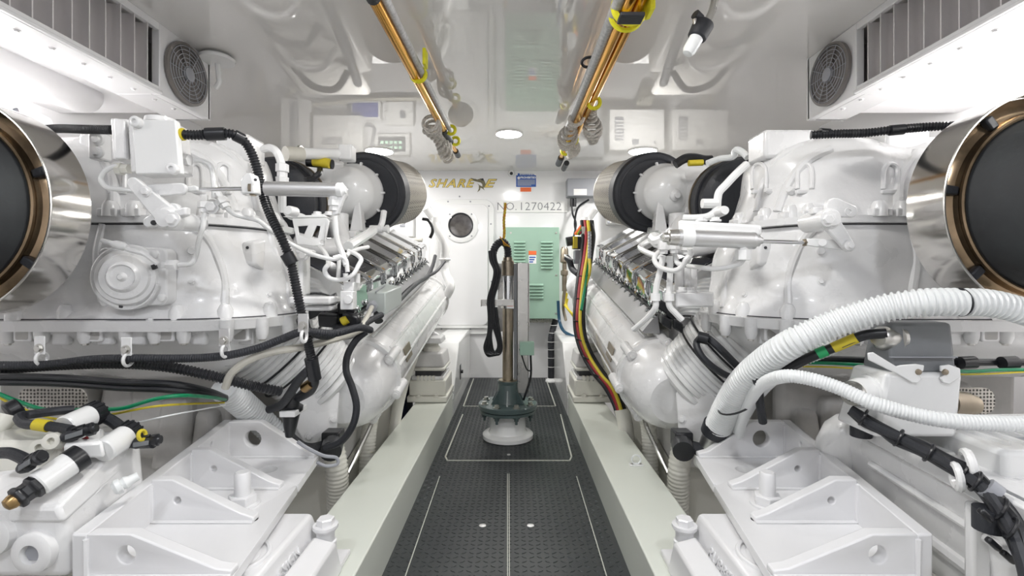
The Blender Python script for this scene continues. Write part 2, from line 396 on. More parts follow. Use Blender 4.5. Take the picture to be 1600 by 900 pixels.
# ceiling lamps
def lamp(x, y, r, label):
    c = V((x, y, CEIL)); o = thing('ceiling_lamp', label, 'lamp', c)
    MB().lathe(c, (0,0,-1), [(0,r*1.08),(.006,r*1.08),(.010,r),(.006,r*.97),(.004,0)], 40).build('bezel', 'paint_smooth', o)
    MB().lathe(c+V((0,0,-.004)), (0,0,-1), [(0,r*.95),(.006,r*.93),(.010,r*.7),(.012,0)], 40).build('diffuser', 'lamp_glow', o)
lamp(W(797,210,1).x*0-.01, 3.08, .083, 'bright round ceiling lamp above the aisle near the forward bulkhead')
lamp(0, .95, .083, 'round ceiling lamp added out of view above the aisle close to the viewer')
for s in (-1, 1):
    sd = 'left' if s < 0 else 'right'
    lamp(s*.62, -.15, .083, f'round ceiling lamp added unseen behind the viewer on the {sd}')
    lamp(s*.96, 3.5, .10, f'bright ceiling lamp above the {sd} air filter')

# ================================================================ BULKHEAD FITTINGS
def wp(x, y, d=0): return W(x, y, BACK-d)
def plate(x0, y0, x1, y1, d0, d1, r=None):   # box on the back wall from pixels, standing off d0..d1
    a, c = wp(x0, y1, 0), wp(x1, y0, 0)
    m = MB()
    if r:
        m.prism([(u, BACK-d1, v) for u, v in rrect(a.x, c.x, a.z, c.z, r)], (0, d1-d0, 0))
    else: m.box((a.x, BACK-d1, a.z), (c.x, BACK-d0, c.z))
    return m
d1_ = thing('door_1', 'white watertight door with a round porthole, left of the aisle', '', wp(721,515), kind='structure')
m = MB(); a, c = wp(672,522), wp(772,312)
o1 = rrect(a.x, c.x, a.z, c.z, .09); i1 = rrect(a.x+.05, c.x-.05, a.z+.05, c.z-.05, .05)
def ringprism(m, o, i, y0, y1):
    n = len(o); vs = [(u,y0,v) for u,v in o]+[(u,y0,v) for u,v in i]+[(u,y1,v) for u,v in o]+[(u,y1,v) for u,v in i]; fs = []
    for k in range(n):
        q = (k+1) % n; fs += [(k,q,n+q,n+k),(2*n+k,3*n+k,3*n+q,2*n+q),(k,2*n+k,2*n+q,q),(n+k,n+q,3*n+q,3*n+k)]
    m.add(vs, fs)
ringprism(m, o1, i1, BACK-.02, BACK-.001); m.build('door_frame', 'paint_smooth', d1_, bevel=.004)
m = plate(681,320,763,508,.0,.03,.05); m.build('door_panel', 'wall_white', d1_, bevel=.006)
c = wp(720,352,.03)
MB().lathe(c, (0,-1,0), [(0,.150),(.008,.150),(.010,.145),(.010,.108),(.0,.108)], 44).build('porthole_frame', 'paint_smooth', d1_)
MB().lathe(c, (0,-1,0), [(.0,.106),(.014,.106),(.016,.100),(.006,.097),(.006,.0)], 44).build('porthole_glass', 'glass_dark', d1_)
MB().torus(c+V((0,-.012,0)), (0,1,0), .101, .005, 44).build('porthole_gasket', 'rubber', d1_)
b = MB()
for a_ in (45,135,225,315): b.bolt(c+V((math.cos(math.radians(a_))*.133,-.010,math.sin(math.radians(a_))*.133)), (0,-1,0), .005)
for q in ((718,307),(700,315),(735,315),(764,322),(767,350),(767,400),(768,440),(690,514),(735,514)): b.bolt(wp(*q,.02), (0,-1,0), .005)
b.build('screws', 'grey_mid', d1_)
for x_ in (678,):
    MB().box((wp(676,0).x, BACK-.035, wp(0,512).z), (wp(764,0).x, BACK-.001, wp(0,508).z)).build('threshold','paint_smooth',d1_)
# boat name in gold with the leaping billfish
nm = thing('name_decal', 'gold slanted boat name lettering with a leaping billfish above the door', 'lettering', wp(721,295))
for tx, x_ in (('SHARE', 703.5), ('E', 762.5)):
    q = wp(x_, 287, .0008)
    text(tx, .098, 'decal_grey', q+V((0,.0004,0)), nm, 'letter_outline', .0006, .35, .0045, 1.18 if len(tx) > 1 else 1.6, space=1.17)
    text(tx, .098, 'decal_gold', q+V((0,-.0004,0)), nm, 'letters', .0006, .35, .0015, 1.18 if len(tx) > 1 else 1.6, space=1.17)
fishpx = [(734.5,277.8),(742,279.6),(746,280.6),(750,279.2),(754.5,278.9),(756.2,281.5),(757.6,284),(758.8,287.5),(757.6,291),(755.6,294),(757.2,297.6),(753.8,294.6),(750.8,293.4),
          (750,297),(745.6,300.6),(748.2,295),(748.2,290),(746,286.5),(749.4,289.5),(753.6,291.5),(753.6,288),(751,285.2),(747,284.3),(742,283.2),(739,281.2)]
MB().prism([wp(x_, y_, .0015) for x_, y_ in fishpx], (0, -.0012, 0)).build('billfish', 'decal_grey', nm)
MB().prism([wp(x_, y_, .003) for x_, y_ in [(750,279.4),(755,278.6),(756.5,282.5),(753,281.5)]], (0, -.0008, 0)).build('dorsal_fin', 'ink', nm)
# number plate
npx = thing('number_plate', 'white plate with thin black official number NO. 1270422', 'sign', wp(832,332))
plate(777,314,887,332,.001,.008).build('plate', 'label_white', npx, bevel=.001)
text('NO.', .098, 'ink_grey', wp(792,323,.0086), npx, 'number', .0004, 0, -.0012, 1.0, align='CENTER')
text('1270422', .100, 'ink_grey', wp(844,323,.0086), npx, 'number', .0004, 0, -.0012, 1.06, align='CENTER', space=1.02)
# placards
pc = thing('discharge_placard', 'blue PROHIBITED placard on the forward bulkhead', 'sign', wp(822,292))
plate(806.5,271.5,837.5,274,.0005,.003).build('placard_top', 'label_white', pc)
plate(806.5,274,837.5,292,.0005,.0035).build('placard_board', 'blue', pc)
text('DISCHARGE OF OIL', .014, 'blue', wp(824,272.9,.0032), pc, 'heading', .0003, 0, .0006)
text('PROHIBITED', .024, 'label_white', wp(825,277.5,.0037), pc, 'heading', .0003, 0, .0012)
for k in range(5):
    plate(808.5, 281+k*2, 836-(k == 4)*6, 282+k*2, .003, .0040).build('text_line', 'grey_plastic', pc)
MB().lathe(wp(810.5,278,.0034),(0,-1,0),[(0,.012),(.0008,.012),(.0008,.009),(.0004,.008),(.0004,0)],20).build('roundel','label_white',pc)
MB().lathe(wp(810.5,272.5,.0034),(0,-1,0),[(0,.010),(.0008,.010),(.0008,0)],20).build('roundel','blue',pc)
plate(813,293,830,299.5,.0005,.003).build('warning_sticker','orange',label='small orange sticker under the blue placard',cat='sticker')
sp = thing('bulkhead_camera', 'small round black camera near the ceiling edge above the aisle', 'camera', wp(799,271))
MB().lathe(wp(799,271),(0,-1,0),[(0,.030),(.012,.028),(.02,.024),(.02,0)],24).build('housing','paint_smooth',sp)
MB().lathe(wp(799,271,.02),(0,-1,0),[(0,.014),(.004,.013),(.006,.0)],20).build('lens','plastic_black',sp)
# green louvred cabinet
gc = thing('breaker_cabinet', 'pale green steel cabinet with louvred door on the bulkhead', 'cabinet', W(833,497,3.96))
def gp(x0,y0,x1,y1,Y0,Y1):
    a, c = W(x0,y1,Y0), W(x1,y0,Y0); return MB().box((a.x,Y0,a.z),(c.x,Y1,c.z))
gp(791,356,873,497,3.985,BACK-.002).build('body', 'cab_green', gc, bevel=.004)
gp(790,355,874,498,3.965,3.983).build('door', 'cab_green', gc, bevel=.003)
for x0, x1, y0, n_ in ((803,821,376.5,9),(845,863.5,376.5,9),(803,821,443,5),(824,849,443,5)):
    x0 = max(x0, 803)
    for k in range(n_):
        y_ = y0+k*5.0; a, c = W(x0,y_+3,3.963), W(x1,y_,3.963)
        MB().prism([(a.x,3.966,a.z),(a.x,3.948,a.z),(a.x,3.966,c.z)], (c.x-a.x,0,0)).build('louver','cab_green',gc)
for q in ((798,364),(869,364),(869,430),(869,490),(798,490)):
    MB().bolt(W(*q,3.965),(0,-1,0),.006).build('screw','steel',gc)
gp(826,392,838,398,3.962,3.966).build('orange_label','orange',gc)
gp(826,399,838,412,3.962,3.966).build('white_label','label_white',gc)
for k in range(3): gp(827,401+k*3.6,837-k*2,403+k*3.6,3.9605,3.963).build('label_print','blue',gc)
b = MB()
for k in range(22):
    x_ = 795+k*3.4; q = W(x_,497,4.05); b.tube([q, q+V((.004,-.01,-.02)), q+V((.02+.01*(k%3),.02,-.035)), q+V((.03,.09,-.03))], .006, 6)
b.build('cable_row', 'pvc_dirty', gc)
# black ribbed conduit with white ties, standing on the floor
cd = thing('floor_conduit', 'black upright cable conduit with pale ties beside the cabinet', 'conduit', FL(861,588))
b = MB(); pt = pline([(868,500,4.04),(864,515,4.02),(861,530,4.0),(861,560,4.0)])+[V((W(861,560,4.0).x,4.0,.03))]
b.tube(pt, .027, 14, corr=.012, depth=.06); b.build('conduit', 'rubber', cd)
MB().lathe((pt[-1].x,4.0,0),(0,0,1),[(0,.048),(.01,.048),(.02,.04),(.03,.03)],24).build('deck_collar','paint_smooth',cd)
for y_ in (508,520,534,546,559,573):
    MB().torus(W(861+(534-y_)*.15 if y_<534 else 861,y_,4.0),(0,0,1),.029,.0022,20,6).build('tie','label_white',cd)
# grey control box on the right of the bulkhead
gb = thing('grey_control_box', 'dark grey box with white label on the bulkhead behind the right air filter', 'box', wp(905,310))
plate(884,283,940,310,.001,.12).build('case','grey_mid',gb,bevel=.006)
q = W(902,300,4.04-.003); MB().box((q.x-.03,4.036,q.z-.026),(q.x+.08,4.041,q.z+.026)).build('label_plate','label_white',gb)
for k in range(2):
    q = wp(893+k*5,310,.06); MB().cyl(q,q+V((0,0,-.07)),.014).build('gland','plastic_black',gb)
b = MB(); b.tube(pline([(893,318,4.1),(895,335,4.08),(900,350,4.0),(896,372,3.8)]),.008,8); b.tube(pline([(920,312,4.1),(903,325,4.08),(898,350,4.0),(903,372,3.9)]),.009,8); b.build('leads','cable_black',gb)
# boxes higher on the bulkhead: seen mostly as reflections in the ceiling
def wbox(x0,y0,x1,y1,d,nm_,label,m='label_white',cat='box'):
    o = thing(nm_, label, cat, wp((x0+x1)/2,y1)); 
    plate(x0,y0,x1,y1,.001,d).build('case', m, o, bevel=.006); return o
def inset(o,x0,y0,x1,y1,d,m,nm_='panel'):
    plate(x0,y0,x1,y1,d,d+.004).build(nm_,m,o)
for x0,lab in ((946,'white charger box nearer the aisle, high on the bulkhead right side'),(1041,'white charger box farther from the aisle, high on the bulkhead right side')):
    o = wbox(x0,291,x0+82,352,.18,'charger_box',lab)
    dd = .181; k_ = BACK/(BACK-.18)
    def ip(x, y): return (VX+(x-VX), y)
    inset(o,x0+8,305,x0+21,340,dd,'grey_mid','vent_grille'); inset(o,x0+34,299,x0+44,307,dd,'grey_mid','switch')
    for q in ((x0+5,347),(x0+77,347),(x0+5,296),(x0+77,296)): MB().bolt(wp(*q,dd),(0,-1,0),.009).build('screw','grey_mid',o)
    for k in range(6): inset(o,x0+9,308+k*5,x0+20,309.5+k*5,dd+.004,'label_white','grille_bar')
    b = MB()
    for k in range(5): b.tube(pline([(x0+50+k*4,352,4.05),(x0+52+k*5,368,4.05),(x0+60+k*5,392,4.08)]),.012,7)
    b.build('cables','pvc_dirty',o)
o = wbox(588,289,642,322,.06,'display_panel','square display panel with rows of lit keys behind the left air filter')
inset(o,594,294,636,317,.061,'screen','screen')
for r_ in range(2):
    for k in range(5): inset(o,598+k*7,298+r_*8,602.5+k*7,302+r_*8,.065,'screen_green','key')
o = wbox(500,291,574,345,.15,'inverter_box','plain white box on the bulkhead behind the left engine')
inset(o,515,300,545,312,.151,'grey_mid','window')
o = wbox(449,296,492,372,.12,'distribution_box','tall white box with a strip of breakers behind the left engine')
inset(o,464,302,476,366,.121,'grey_mid','breaker_strip')
for k in range(9): inset(o,470,304+k*6.7,474,307+k*6.7,.126,'label_white','breaker')
o = wbox(553,343,598,371,.08,'blue_display','framed blue display on the bulkhead behind the left engine')
inset(o,556,346,595,368,.081,'screen_blue','screen')
o = wbox(606,336,648,371,.07,'junction_box','small white junction box low behind the left air filter')
inset(o,628,345,636,356,.071,'grey_mid','plug')
# wall cables behind the left engine
for i,(pts,r_,m_) in enumerate([([(430,300,4.1),(436,330,4.1),(446,372,4.1),(470,400,4.1)],.02,'pvc_dirty'),([(415,300,4.1),(420,340,4.1),(405,370,4.1),(408,420,4.1)],.018,'pvc_dirty'),
      ([(580,300,4.1),(584,330,4.1),(552,338,4.1),(546,372,4.1)],.011,'grey_mid'),([(340,340,4.1),(380,352,4.1),(560,372,4.1),(660,375,4.1)],.018,'pvc_dirty')]):
    MB().tube(pline(pts),r_,10).build('wall_cable',m_,label=['thick pale cable bending beside the breaker box on the bulkhead','pale cable left of the breaker box on the bulkhead','grey cable running around the blue display','pale horizontal cable run under the blue display'][i],cat='cable')
# thin trim line around an access panel on the right
b = MB(); P = [(u,BACK-.002,v) for u,v in rrect(wp(1133,0).x,wp(1213,0).x,wp(0,505).z,wp(0,340).z,.10)]
b.tube(P+[P[0]],.004,5,k=1); b.build('access_panel_seam','grey_mid',label='thin grey outline of an access panel on the bulkhead behind the right engine',cat='trim')
# rising pipes and blue hose near the cabinet
MB().tube(pline([(872,470,3.9),(874,500,3.9),(880,516,3.8),(892,524,3.7),(905,528,3.6)]),.013,10).build('blue_hose','blue_hose',label='dark blue hose curving below the green cabinet on the right',cat='hose')
cv = thing('bronze_valve','brown bronze valve stack right of the green cabinet','valve',W(882,470,3.8))
b = MB(); q = W(882,455,3.8); b.lathe(q,(0,0,1),[(0,.02),(.12,.02),(.13,.03),(.16,.03),(.17,.018),(.22,.018),(.23,.034),(.33,.03),(.35,.02)],16); b.build('valve_body','steel_worn',cv)
MB().tube(pline([(882,455,3.8),(880,480,3.8),(884,500,3.9)]),.012,8).build('valve_pipe','steel_worn',cv)
b = MB()
for k in range(4): b.tube(pline([(884+k,440+k*9,3.85),(880+k*2,470+k*3,3.82),(892+k*2,488+k*3,3.7),(906,496+k*2,3.6)]),.008,7)
b.build('yellow_wires','yellow',label='loose yellow wires looped between the cabinet and the right engine',cat='wires')
# ================================================================ CENTRE COLUMN (sonar hoist)
CY = 2.6; k_ = CY/FP
cx = (793.5-VX)*k_+CX
col = thing('sonar_hoist', 'tall steel tube column on a dark green bolted flange in the aisle', 'hoist', (cx, CY, 0))
def zc(y, Y=CY): return CZ+(VY-y)/FP*Y
MB().lathe((cx,CY,0),(0,0,1),[(0,.128),(.004,.137),(.022,.137),(.030,.128),(.034,.105),(.045,.098),(.11,.092),(.135,.10),(.140,.10)],48).build('deck_ring','paint_smooth',col)
MB().lathe((cx,CY,.140),(0,0,1),[(0,.14),(.004,.153),(.018,.153),(.020,.147),(.024,.159),(.045,.159),(.049,.154),(.050,.0)],48).build('flange','dark_green',col)
b = MB(); b.lathe((cx,CY,.19),(0,0,1),[(0,.068),(.02,.060),(.10,.053),(.105,.056),(.118,.056),(.118,.03)],32)
for a_ in range(6):
    e = V((math.cos(a_*PI/3+.5),math.sin(a_*PI/3+.5),0)); q = V((cx,CY,.19)); b.prism([q+e*.05-e.cross(V((0,0,1)))*.004,q+e*.1-e.cross(V((0,0,1)))*.004,q+e*.05+V((0,0,.08))-e.cross(V((0,0,1)))*.004],e.cross(V((0,0,1)))*.008)
b.build('neck','dark_green',col)
for a_ in range(8):
    e = V((math.cos(a_*PI/4+.35),math.sin(a_*PI/4+.35),0)); q = V((cx,CY,0))+e*.132
    m = MB(); m.bolt(q+V((0,0,.19)),(0,0,1),.0135,.016); m.build('bolt','steel',col)
    m = MB(); m.bolt(q+V((0,0,.14)),(0,0,-1),.0135,.018); m.cyl(q+V((0,0,.14)),q+V((0,0,.105)),.007); m.build('nut','dark_green',col)
MB().lathe((cx,CY,.30),(0,0,1),[(0,.05),(.012,.05),(.014,.03)],28).build('collar_ring','steel_worn',col)
MB().cyl((cx,CY,.30),(cx,CY,zc(482)),.0290,n=28).build('lower_tube','steel_worn',col)
MB().cyl((cx,CY,zc(482)),(cx,CY,zc(430)),.0265,n=28).build('upper_tube','chrome',col)
MB().lathe((cx,CY,zc(431)),(0,0,1),[(0,.029),(.002,.033),(.08,.033),(.082,.03),(.083,.026),(.10,.024),(.10,.0)],28).build('head_collar','steel_worn',col)
m = MB(); x0, x1 = [(a-VX)*k_+CX for a in (808,826)]
m.box((x0,CY+.0,zc(614)),(x0+.004,CY+.06,zc(411))); m.box((x0,CY+.0,zc(614)),(x1,CY+.004,zc(411))); m.box((x1-.004,CY,zc(614)),(x1,CY+.06,zc(411)))
m.build('channel','steel',col,bevel=.001)
MB().box(((803-VX)*k_+CX,CY+.005,zc(612)),((808-VX)*k_+CX,CY+.05,zc(412))).build('slide_rail','grey_dark',col)
MB().box(((777-VX)*k_+CX,CY+.062,zc(520)),((828-VX)*k_+CX,CY+.068,zc(411))).build('back_plate','steel',col,bevel=.001)
b = MB()
for y_ in (423,450,500,545,600):
    for x_ in (812,822): MB().bolt(W(x_,y_,CY),(0,-1,0),.004).build('rivet','steel',col)
m = MB().box(((812-VX)*k_+CX,CY-.05,zc(553)),((834-VX)*k_+CX,CY-.002,zc(533))); m.build('junction_box','cab_green',col,bevel=.002)
b = MB(); b.tube(pline([(829,553,CY-.02),(829,590,CY-.01),(818,625,CY-.0)]),.006,8); b.tube(pline([(812,545,CY-.01),(822,575,CY-.01),(829,580,CY-.02)]),.004,6); b.build('box_lead','cable_black',col)
# clamp arm
m = MB(); a, c = W(752,478,CY-.045), W(803,468,CY-.04); m.box((a.x,CY-.05,a.z),(c.x,CY-.04,c.z)); m.box((a.x,CY-.095,a.z),(a.x+.004,CY-.04,c.z)); m.build('clamp_arm','steel',col,bevel=.001)
m = MB().lathe((cx,CY,zc(482)),(0,0,1),[(0,.034),(.004,.038),(.045,.038),(.05,.034)],24); m.build('clamp_ring','steel',col)
a, c = W(792,482,CY-.042), W(803,468,CY-.042); MB().box((a.x,CY-.046,a.z),(c.x,CY-.04,c.z)).build('clamp_label','label_white',col)
MB().box((a.x+.002,CY-.0475,a.z+.012),(c.x-.002,CY-.046,a.z+.02)).build('label_stripe','orange',col)
# hose with ribbed elbow and looped bundle
hb = thing('cable_loop', 'black ribbed elbow hose with long looped black cable bundle hanging on the column', 'hose', W(772,557,CY-.06))
MB().tube([(cx,CY,zc(404)),(cx,CY-.005,zc(392)),W(790,381,CY-.01),W(783,378,CY-.03),W(775,384,CY-.05),W(770,396,CY-.06)],.021,16,corr=.012).build('elbow_hose','rubber',hb)
for k in range(10):
    o_ = (k%5-2)*2.2; yy = CY-.072-.013*(k//5)-.003*(k%2)
    b = MB().tube(pline([(769+o_,392,yy),(771+o_,408,yy),(777+o_,424,yy),(773+o_,446,yy),(767+o_,468,yy),(768+o_,495,yy),(765+o_*.5,520,yy),(763+o_*1.4,543,yy),(768+o_*1.2,556-k*.6,yy),(777+o_,552,yy),(781+o_*.6,538,yy),(774+o_,505,yy),(771+o_,480,yy)]),.0062,8)
    b.build('cable_strand','cable_black',hb)
ro = thing('twisted_lashing', 'orange and yellow twisted cord standing up from the column hose', 'cord', W(788,376,CY-.02))
for k,m_ in ((0,'rope_orange'),(1,'rope_orange'),(2,'yellow')):
    P = []
    for i in range(40):
        t_ = i/39; q = W(787+t_*2+math.sin(t_*9)*.6, 374-t_*57, CY-.02); a = t_*26+k*2.1
        P.append(q+V((math.cos(a)*.0045,math.sin(a)*.0045,0)))
    MB().tube(P,.0038,6,k=1).build('cord',m_,ro)
b = MB()
for k in range(5): b.torus(W(785+k*1.2,377+k,CY-.02),(1,.0,.5+k*.2),.026,.0035,20,6)
b.build('lashing_turns','rope_orange',ro)
# ================================================================ GAFF BUNDLES under the ceiling
def rod(px0,px1,z,off,r,m_,nm_,par,n=12,t0=0,t1=1):
    def at(px,Z):
        Y = Z*FP/(VY-px[1]); return V(((px[0]-VX)/FP*Y+CX,Y,CZ+Z))
    a, c = at(px0,z)+V(off), at(px1,z)+V(off); d = c-a; return MB().cyl(a+d*t0,a+d*t1,r,n=n).build(nm_,m_,par)
ga = thing('gaff_pole','two gold anodised gaff poles strapped under the ceiling on the left','pole',(-.38,2.2,CZ+.80))
A, B_ = (585,0),(713,240)
rod(A,B_,.80,(0,0,0),.0185,'gold','pole_shaft',ga,16,-.12,.86)
rod(A,B_,.80,(.026,0,.014),.013,'braid','line_tube',ga,12,-.12,.74)
rod(A,B_,.80,(0,0,0),.0215,'rubber','black_grip',ga,16,.70,.845)
rod(A,B_,.80,(.006,0,-.004),.018,'rubber','end_cap',ga,16,.955,1.02)
rod(A,B_,.80,(.006,0,-.004),.012,'gold','tip_rod',ga,12,.84,.965)
rod(A,B_,.80,(0,0,0),.021,'rubber','near_grip',ga,16,-.3,-.005)
def P3(px,Z):
    Y = Z*FP/(VY-px[1]); return V(((px[0]-VX)/FP*Y+CX,Y,CZ+Z))
for q,r_ in (((650,119),.027),((702,205),.022),((709,222),.022)):
    MB().torus(P3(q,.80)+V((.010,0,.006)),(0,1,.0),r_,.009,24,6).build('strap','yellow_strap',ga)
MB().obox(P3((656,100),.80)+V((.02,0,.02)),(.012,.05,.06),(1,0,0),(0,0,1)).build('strap_tail','yellow_strap',ga,bevel=.002)
def knot(c, ax, nm_, par, R=.034, seed=1, L=.14):
    random.seed(seed); b = MB(); x, y, d = frame(V(ax)); P = []
    for i in range(9*14):
        t_ = i/(9*14); a = t_*2*PI*9; rr_ = R*(.75+.35*math.sin(t_*7+seed))
        P.append(V(c)+d*(t_-.5)*L+x*math.cos(a)*rr_+y*math.sin(a)*rr_)
    b.tube(P,.0085,7,k=1); b.build(nm_,'rope',par); return None
ax = (P3(B_,.8)-P3(A,.8))
knot(P3((690,205),.79)+V((-.015,0,-.03)),ax,'rope_coil',ga,.036,1,.5)
knot(P3((695,212),.79)+V((-.03,0,-.05)),(0.3,1,-.4),'rope_coil',ga,.03,2,.3)
gb2 = thing('gaff_pole','three gold anodised gaff poles strapped under the ceiling on the right','pole',(.33,2.2,CZ+.80))
A, B_ = (985,0),(874,252)
rod(A,B_,.79,(0,0,0),.0165,'gold','pole_shaft',gb2,16,-.12,.74)
rod(A,B_,.79,(.034,0,.008),.0155,'gold','pole_shaft',gb2,16,-.12,.70)
rod(A,B_,.79,(.018,0,.03),.0155,'gold','pole_shaft',gb2,16,-.12,.70)
rod(A,B_,.79,(-.026,0,.014),.0175,'braid','line_tube',gb2,12,-.12,.80)
rod(A,B_,.79,(0,0,-.004),.021,'rubber','end_cap',gb2,16,.94,1.03)
rod(A,B_,.79,(.04,0,-.03),.018,'rubber','end_cap',gb2,16,.96,1.05)
rod(A,B_,.79,(0,0,0),.014,'gold','tip_rod',gb2,12,.88,.95)
b = MB()
for q,r_,ro_ in (((981,18),.046,.011),((975,30),.046,.008)): b.torus(P3(q,.79)+V((.006,0,.012)),(0,1,0),r_,ro_,24,6)
b.build('strap','yellow_strap',gb2)
q = P3((983,10),.79); m = MB().obox(q+V((.0,-.02,-.045)),(.07,.05,.012),(1,0,0),(0,0,1)); m.build('strap_patch','rubber',gb2,bevel=.003)
m = MB().obox(q+V((.055,-.02,-.01)),(.016,.06,.05),(1,0,.3),(0,0,1)); m.build('strap_tail','yellow_strap',gb2,bevel=.003)
for qq,r_ in (((921,160),.027),((889,218),.027),((878,236),.022)): MB().torus(P3(qq,.79)+V((.02,0,.0)),(0,1,0),r_,.009,24,6).build('strap','yellow_strap',gb2)
ax = (P3(B_,.8)-P3(A,.8))
knot(P3((893,205),.79)+V((-.01,0,-.01)),ax,'rope_coil',gb2,.046,3,.5)
knot(P3((915,190),.79)+V((.035,0,-.03)),(0.2,1,-.6),'rope_coil',gb2,.04,4,.22)
knot(P3((887,228),.79)+V((.03,0,-.03)),ax,'rope_coil',gb2,.03,5,.3)
MB().torus(P3((920,105),.85)+V((0,0,.02)),(0,.3,1),.028,.006,24,6).build('black_loop','rubber',gb2)
for px_,lab in ((663,'clear line tube pinned along the ceiling left of the lamp'),(905,'clear line tube pinned along the ceiling right of the lamp')):
    pass
# bent pipe end near the top right
pe = thing('drain_pipe_end','bent steel pipe with black rubber clamp and white end hanging from the ceiling, top right','pipe',W(1078,85,1.35))
MB().tube([W(1118,-120,1.45),W(1118,-30,1.4),W(1116,5,1.38),W(1108,28,1.36),W(1096,45,1.35)],.0105,12).build('steel_pipe','steel',pe)
q, r_ = W(1100,36,1.35), W(1088,60,1.35)
m = MB(); m.cyl(q,r_,.030,.026,20); m.build('rubber_clamp','rubber',pe,bevel=.004)
m = MB(); m.cyl(W(1086,22,1.34),W(1094,30,1.35),.013); m.build('clamp_tail','rubber',pe)
m = MB(); m.lathe(r_,(W(1074,84,1.35)-r_),[(-.0,.0195),(.040,.0185),(.050,.014),(.053,.0)],20); m.build('white_end','pvc_white',pe)
MB().cyl(W(1085,30,1.34),W(1090,52,1.34),.006).build('clamp_screw','steel',pe)
# oval standing in for a reflection on the left is built earlier
# ================================================================ FORWARD MOUNTS on the girders
for s in (-1, 1):
    sd = 'left' if s < 0 else 'right'
    X = s*.475; mt = thing('engine_mount', f'stepped white rubber engine mount on the {sd} girder, far end', 'mount', (X, 2.9, .15), group=None)
    def bx(hx, y0, y1, z0, z1, nm_, m_='paint', bv=.006, tp=0, dx=0):
        MB().hexa([(X+dx-hx,y0,z0),(X+dx+hx,y0,z0),(X+dx+hx,y1,z0),(X+dx-hx,y1,z0),(X+dx-hx+tp,y0+tp,z1),(X+dx+hx-tp,y0+tp,z1),(X+dx+hx-tp,y1-tp,z1),(X+dx-hx+tp,y1-tp,z1)]).build(nm_,m_,mt,bevel=bv)
    bx(.115,2.74,3.06,.15,.185,'base_plate','cream')
    bx(.105,2.755,3.04,.185,.275,'lower_block','cream')
    bx(.092,2.76,3.03,.275,.295,'lower_cap','paint',.004)
    b = MB()
    for i in range(5): b.box((X-.06+i*.022,2.752,.262+.006*abs(i-2)),(X-.045+i*.022,2.77,.30))
    b.build('wave_lip','cream',mt)
    bx(.075,2.78,3.0,.295,.325,'rubber_gap','hole_dark',.002)
    bx(.098,2.765,3.03,.325,.345,'upper_skirt','cream',.008)
    bx(.095,2.77,3.02,.345,.43,'upper_block','cast_grey',.01,.012)
    MB().lathe((X,2.88,.43),(0,0,1),[(0,.055),(.02,.055),(.03,.045),(.05,.045)],24).build('stud_collar','cream',mt)
    bx(.075,2.79,2.97,.48,.515,'bracket_foot','paint',.006,.004)
    m = MB(); m.prism([(X+s*.02,2.97,.515),(X-s*.04,2.97,.515),(X+s*.12,2.97,.60),(X+s*.2,2.97,.60)],(0,-.05,0)); m.build('gusset','paint',mt)
    for i in (-1,1): MB().bolt((X+i*.05,2.748,.185),(0,0,1),.012,.012).build('bolt','cream',mt)
    MB().box((X-s*.13-.01,2.78,.15),(X-s*.13+.012-.01,3.03,.36)).build('side_plate','paint',mt) if False else None
